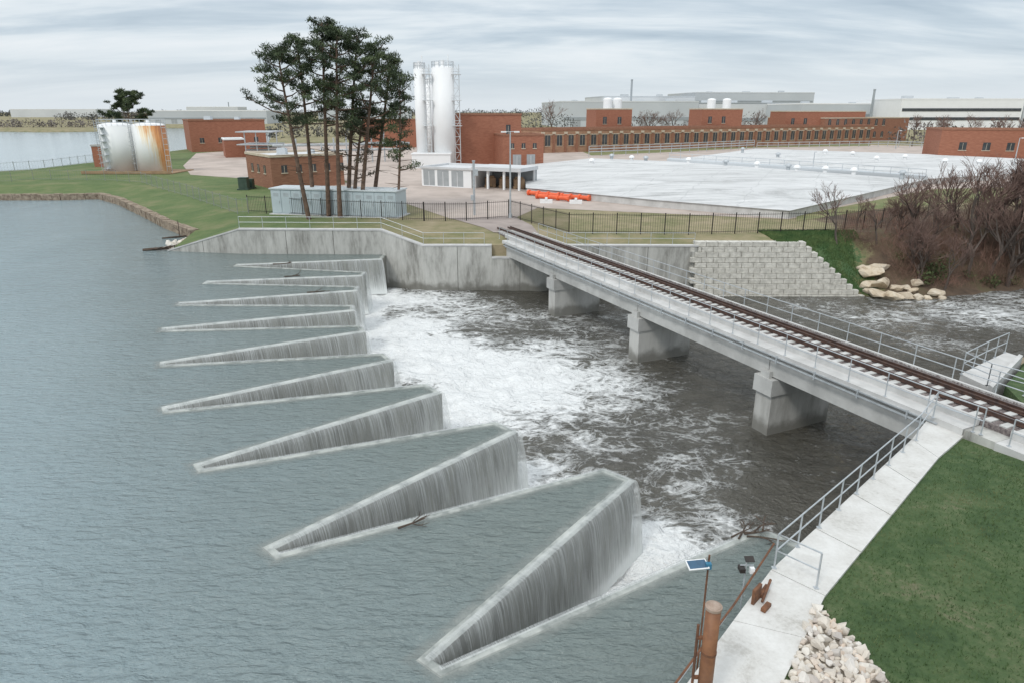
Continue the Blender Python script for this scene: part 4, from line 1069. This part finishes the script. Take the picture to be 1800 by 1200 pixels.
for p in P: mb.tube([p,p+Vector((0,0,1.5))],.06,4)
for z in(.8,1.5): mb.tube([p+Vector((0,0,z)) for p in P],.05,4)
mb.prism([G(1176,281.5,2.5).xy,G(1404,297,2.5).xy,G(1628,313.5,2.5).xy,G(1630,316,2.5).xy,G(1402,300,2.5).xy,G(1172,284,2.5).xy],2.4,3.0)
mk('catwalk',mb,metalg,label='grey railed catwalk dividing the two covered basins',category='catwalk')
a=V(952,200); b=V(1530,262); W_=(b-a).length
nW=36
rt,q,W,ex,ey=bld('arcade_building','long brown brick building with rows of arched windows',a,b,16,ZA(231,200),wm=brickt,rm=roofg,wins=[('F',W_/nW/2,nW,W_/nW,1.9,1.7,3.2,True)],copm=brickb,parapet=.6)
mb=MB(); st=W_/nW; zz_=ZA(231,200)
for i in range(nW+1):
    p=q(max(.3,min(W-.3,i*st)),-.15); mb.box((p.x,p.y,(.6+zz_)/2),(.6,.3,zz_-1.2),math.atan2(ex.y,ex.x),0); mb.box((p.x,p.y-.05,zz_-.55),(1.0,.45,.6),math.atan2(ex.y,ex.x),1)
mk('buttress',mb,[brickb,stone_trim],rt)
mk('string_course',MB().prism([q(.1,-.09),q(W-.1,-.09),q(W-.1,-.003),q(.1,-.003)],zz_-1.15,zz_-.95),stone_trim,rt)
rt,q,W,ex,ey=bld('brick_building','two storey brick end wing of the arcade building',V(1445,268),V(1592,285),30,ZA(209,268),wm=brickb,rm=roofg,wins=[('F',2.5,8,4.0,1.6,1.4,2.2,True),('F',2.5,8,4.0,6,1.4,2.4,True)],copm=stone_trim)
for px0,px1,Y,yt,yw in((1046,1108,235,193,222),(1230,1300,250,193,219),(1376,1440,268,197,219),(1440,1515,300,197,215)):
    bld('brick_tower','square red brick tower block with pale coping',V(px0,Y),V(px1,Y+2),12,ZA(yt,Y),wm=brick,rm=roofg,wins=[('F',3,2,5,ZA(yt,Y)-PL-4.5,1.3,2.2,False)],copm=stone_trim)
for px,Y in((1068,238),(1085,240),(1250,254),(1277,254)):
    x=XA(px,Y+4,14); z=ZA(194,Y); mk('roof_tank',MB().tube([(x,Y+4,z),(x,Y+4,z+3.4)],1.5,16).dome((x,Y+4,z+3.4),1.5,.6,16,3),white,label='small white cylindrical tank on the brick tower',category='tank',group='white rooftop tanks')
bld('brick_building','low red brick building with a few openings',V(1647,172),V(1860,165),14,ZA(229,172),wins=[('F',5,5,5,2.4,1.6,1.8,False)],copm=brickb)
def hall(label,px0,px1,Y,yt,wm,cm_,depth=70,bands=(),doors=(),units=0,dY=10):
    z1=ZA(yt,Y)
    rt,q,W,ex,ey=bld('warehouse',label,V(px0,Y),V(px1,Y+dY),depth,z1,wm=wm,rm=whited,copm=cm_,cat='warehouse',doors=doors,parapet=.8)
    for f0,f1,mt in bands:
        h=z1-PL; mk('wall_band',MB().prism([q(1,-.25),q(W-1,-.25),q(W-1,-.01),q(1,-.01)],PL+h*f0,PL+h*f1),mt,rt)
    roofunits('rooftop_unit','boxy grey air handling unit on the warehouse roof',q,z1,[(W*(k+.6)/(units+.3),8+U(0,20),U(3,7),4,U(1.2,2.6)) for k in range(units)])
hall('vast pale grey warehouse with dark lower band',988,1225,500,180,metalg,metalw,100,[(.30,.42,metald)],[('F',10,6,16,6,5)],4)
hall('pale grey warehouse with dark window band',1226,1400,520,183,metalw,metald,80,[(.25,.40,metald)],[],3)
hall('tall pale factory hall with flat roof',1218,1425,640,164,metalg,metalw,80,[(.72,.76,metald)],[],3)
hall('pale grey hall behind the brick towers',1060,1218,600,171,metalw,metalg,70,[(.6,.64,metald)],[],2)
hall('grey industrial hall with pale roof',1405,1567,480,184,metalg,white,70,[(.45,.6,metald)],[('F',8,4,12,5,5)],2)
hall('long white office warehouse with dark window bands',1577,1790,450,176,white,white,60,[(.32,.42,glass),(.62,.72,glass)],[],3,0)
hall('pale grey wing of the office warehouse',1792,1960,455,182,metalg,white,60,[(.3,.42,glass)],[],1,0)
hall('pale low warehouse beyond the lake',262,470,640,196,metalg,white,60,[(.4,.5,metald)],[('F',8,7,14,5,4)],0)
hall('distant white sheds across the lake',20,170,1300,193,metalw,white,60)
hall('distant white hall beyond the trees',330,420,1100,189,metalw,white,60)
hall('distant pale hall beyond the pines',560,720,900,192,metalg,white,60)
for px,Y,yt in((1109,540,140),(1535,480,157),(402,1200,180)):
    x=XA(px,Y,20); mk('chimney_stack',MB().tube([(x,Y,1.6),(x,Y,ZA(yt,Y)-1)],[.9,.7],12).tube([(x,Y,ZA(yt,Y)-1.01),(x,Y,ZA(yt,Y))],.85,12),metald,label='thin grey chimney stack among the warehouses',category='chimney',group='chimney stacks')
for k,(a,b,c_,d) in enumerate(((930,344,982,349),(945,350,1000,355),(988,350,1035,354))):
    p,q_=G(a,b),G(c_,d); p=p+Vector((0,0,.4)); q_=q_+Vector((0,0,.4)); mb=MB().tube([p,q_],.28,10)
    for t in(0,.33,.66,1): c=p.lerp(q_,t); d_=(q_-p).normalized()*.15; mb.tube([c-d_,c+d_],.40,10)
    mk('pipe_section',mb,orange,label='orange flanged pipe section lying on the gravel',category='pipe',group='orange pipe sections')
for k,(a,b) in enumerate(((960,358),(1012,359))):
    p=G(a,b); mk('pipe_cradle',MB().box(p+Vector((0,0,.25)),(1.6,.4,.5)).box(p+Vector((0,0,.6)),(.3,.5,.3)),white,label='small white support block under the orange pipes',category='support block')
def lamp(px,py,ytop,label,double=True):
    p=G(px,py); zt=ZA(ytop,p.y)
    root=empty('street_lamp',p,label=label,category='street lamp')
    mk('pole',MB().tube([p,Vector((p.x,p.y,zt))],[.12,.07],10).tube([p,p+Vector((0,0,.5))],.2,10),galv,root)
    mb=MB().tube([(p.x-.6 if double else p.x,p.y,zt),(p.x+.6,p.y,zt)],.04,6); mk('arm',mb,galv,root)
    mk('lamp_head',MB().box((p.x+.7,p.y,zt-.02),(.6,.3,.14)),white,root)
    if double: mk('lamp_head',MB().box((p.x-.7,p.y,zt-.02),(.6,.3,.14)),white,root)
lamp(897,384,232,'tall galvanised twin head street lamp by the gate'); 
p=G(834,379); mk('utility_pole',MB().tube([p,p+Vector((0,0,6.0))],.13,8).box(p+Vector((.25,0,4.8)),(.45,.35,.7)).box(p+Vector((0,0,6.05)),(.35,.35,.1)).box(p+Vector((-.2,-.1,2.0)),(.35,.25,.6)),galv,label='grey utility pole with equipment boxes by the gate',category='utility pole')
lamp(1428,300,268,'small lamp post beside the covered basin',False); lamp(1574,262,230,'lamp post near the far basins',False); lamp(1780,300,243,'lamp post near the brick building',False); lamp(1160,262,236,'lamp post before the arcade building',False)
# ---------------------------------------------------------------- world & light
w=bpy.data.worlds.new('World'); scene.world=w; w.use_nodes=True; nt=w.node_tree; bg=nt.nodes['Background']
sky=nt.nodes.new('ShaderNodeTexSky'); sky.sky_type='NISHITA'; sky.sun_disc=False; sky.sun_elevation=math.radians(48); sky.sun_rotation=math.radians(215)
tc=nt.nodes.new('ShaderNodeTexCoord').outputs['Generated']; sp=nt.nodes.new('ShaderNodeSeparateXYZ'); nt.links.new(tc,sp.inputs[0])
zc=math_(nt,'ADD',math_(nt,'MAXIMUM',sp.outputs[2],0),.16)
cx=math_(nt,'DIVIDE',sp.outputs[0],zc); cy=math_(nt,'DIVIDE',sp.outputs[1],zc)
cb=nt.nodes.new('ShaderNodeCombineXYZ'); nt.links.new(cx,cb.inputs[0]); nt.links.new(cy,cb.inputs[1])
n1=noisetex(nt,cb.outputs[0],.7,6,.55,.6,(.55,1.5,1)); n2=noisetex(nt,cb.outputs[0],2.0,7,.6,.4,(.6,1.6,1))
cl=math_(nt,'ADD',math_(nt,'MULTIPLY',n1,.72),math_(nt,'MULTIPLY',n2,.28))
cc=ramp(nt,cl,[(.36,(.41,.50,.585)),(.46,(.55,.635,.71)),(.54,(.71,.775,.825)),(.66,(.86,.89,.92))])
hz=nt.nodes.new('ShaderNodeMapRange'); nt.links.new(sp.outputs[2],hz.inputs[0]); hz.inputs[1].default_value=0; hz.inputs[2].default_value=.09; hz.clamp=True
cc=mixc(nt,hz.outputs[0],(.70,.76,.81),cc)
zen=smooth(nt,sp.outputs[2],.22,.75)
cc=mixc(nt,math_(nt,'MULTIPLY',zen,.7),cc,(1.22,1.27,1.31))
skm=nt.nodes.new('ShaderNodeVectorMath'); skm.operation='SCALE'; skm.inputs['Scale'].default_value=.1; nt.links.new(sky.outputs[0],skm.inputs[0])
cc=mixc(nt,.92,skm.outputs[0],cc)
nt.links.new(cc,bg.inputs['Color']); bg.inputs['Strength'].default_value=1.08
sd=bpy.data.lights.new('sun','SUN'); sd.energy=1.4; sd.angle=math.radians(12); sd.color=(1,.97,.92)
so=bpy.data.objects.new('sun',sd); col.objects.link(so); so.rotation_euler=(math.radians(42),0,math.radians(-35))
# ---------------------------------------------------------------- camera
cd=bpy.data.cameras.new('camera'); cd.sensor_width=36; cd.lens=24; cd.clip_end=9000; cd.clip_start=.1
co=bpy.data.objects.new('camera',cd); col.objects.link(co); co.location=(0,0,H); co.rotation_euler=(math.pi/2-TH,0,0); scene.camera=co
scene.view_settings.view_transform='Standard'; scene.view_settings.look='None'; scene.view_settings.exposure=0
for o in scene.objects:
    if 'wl' in o: del o['wl']
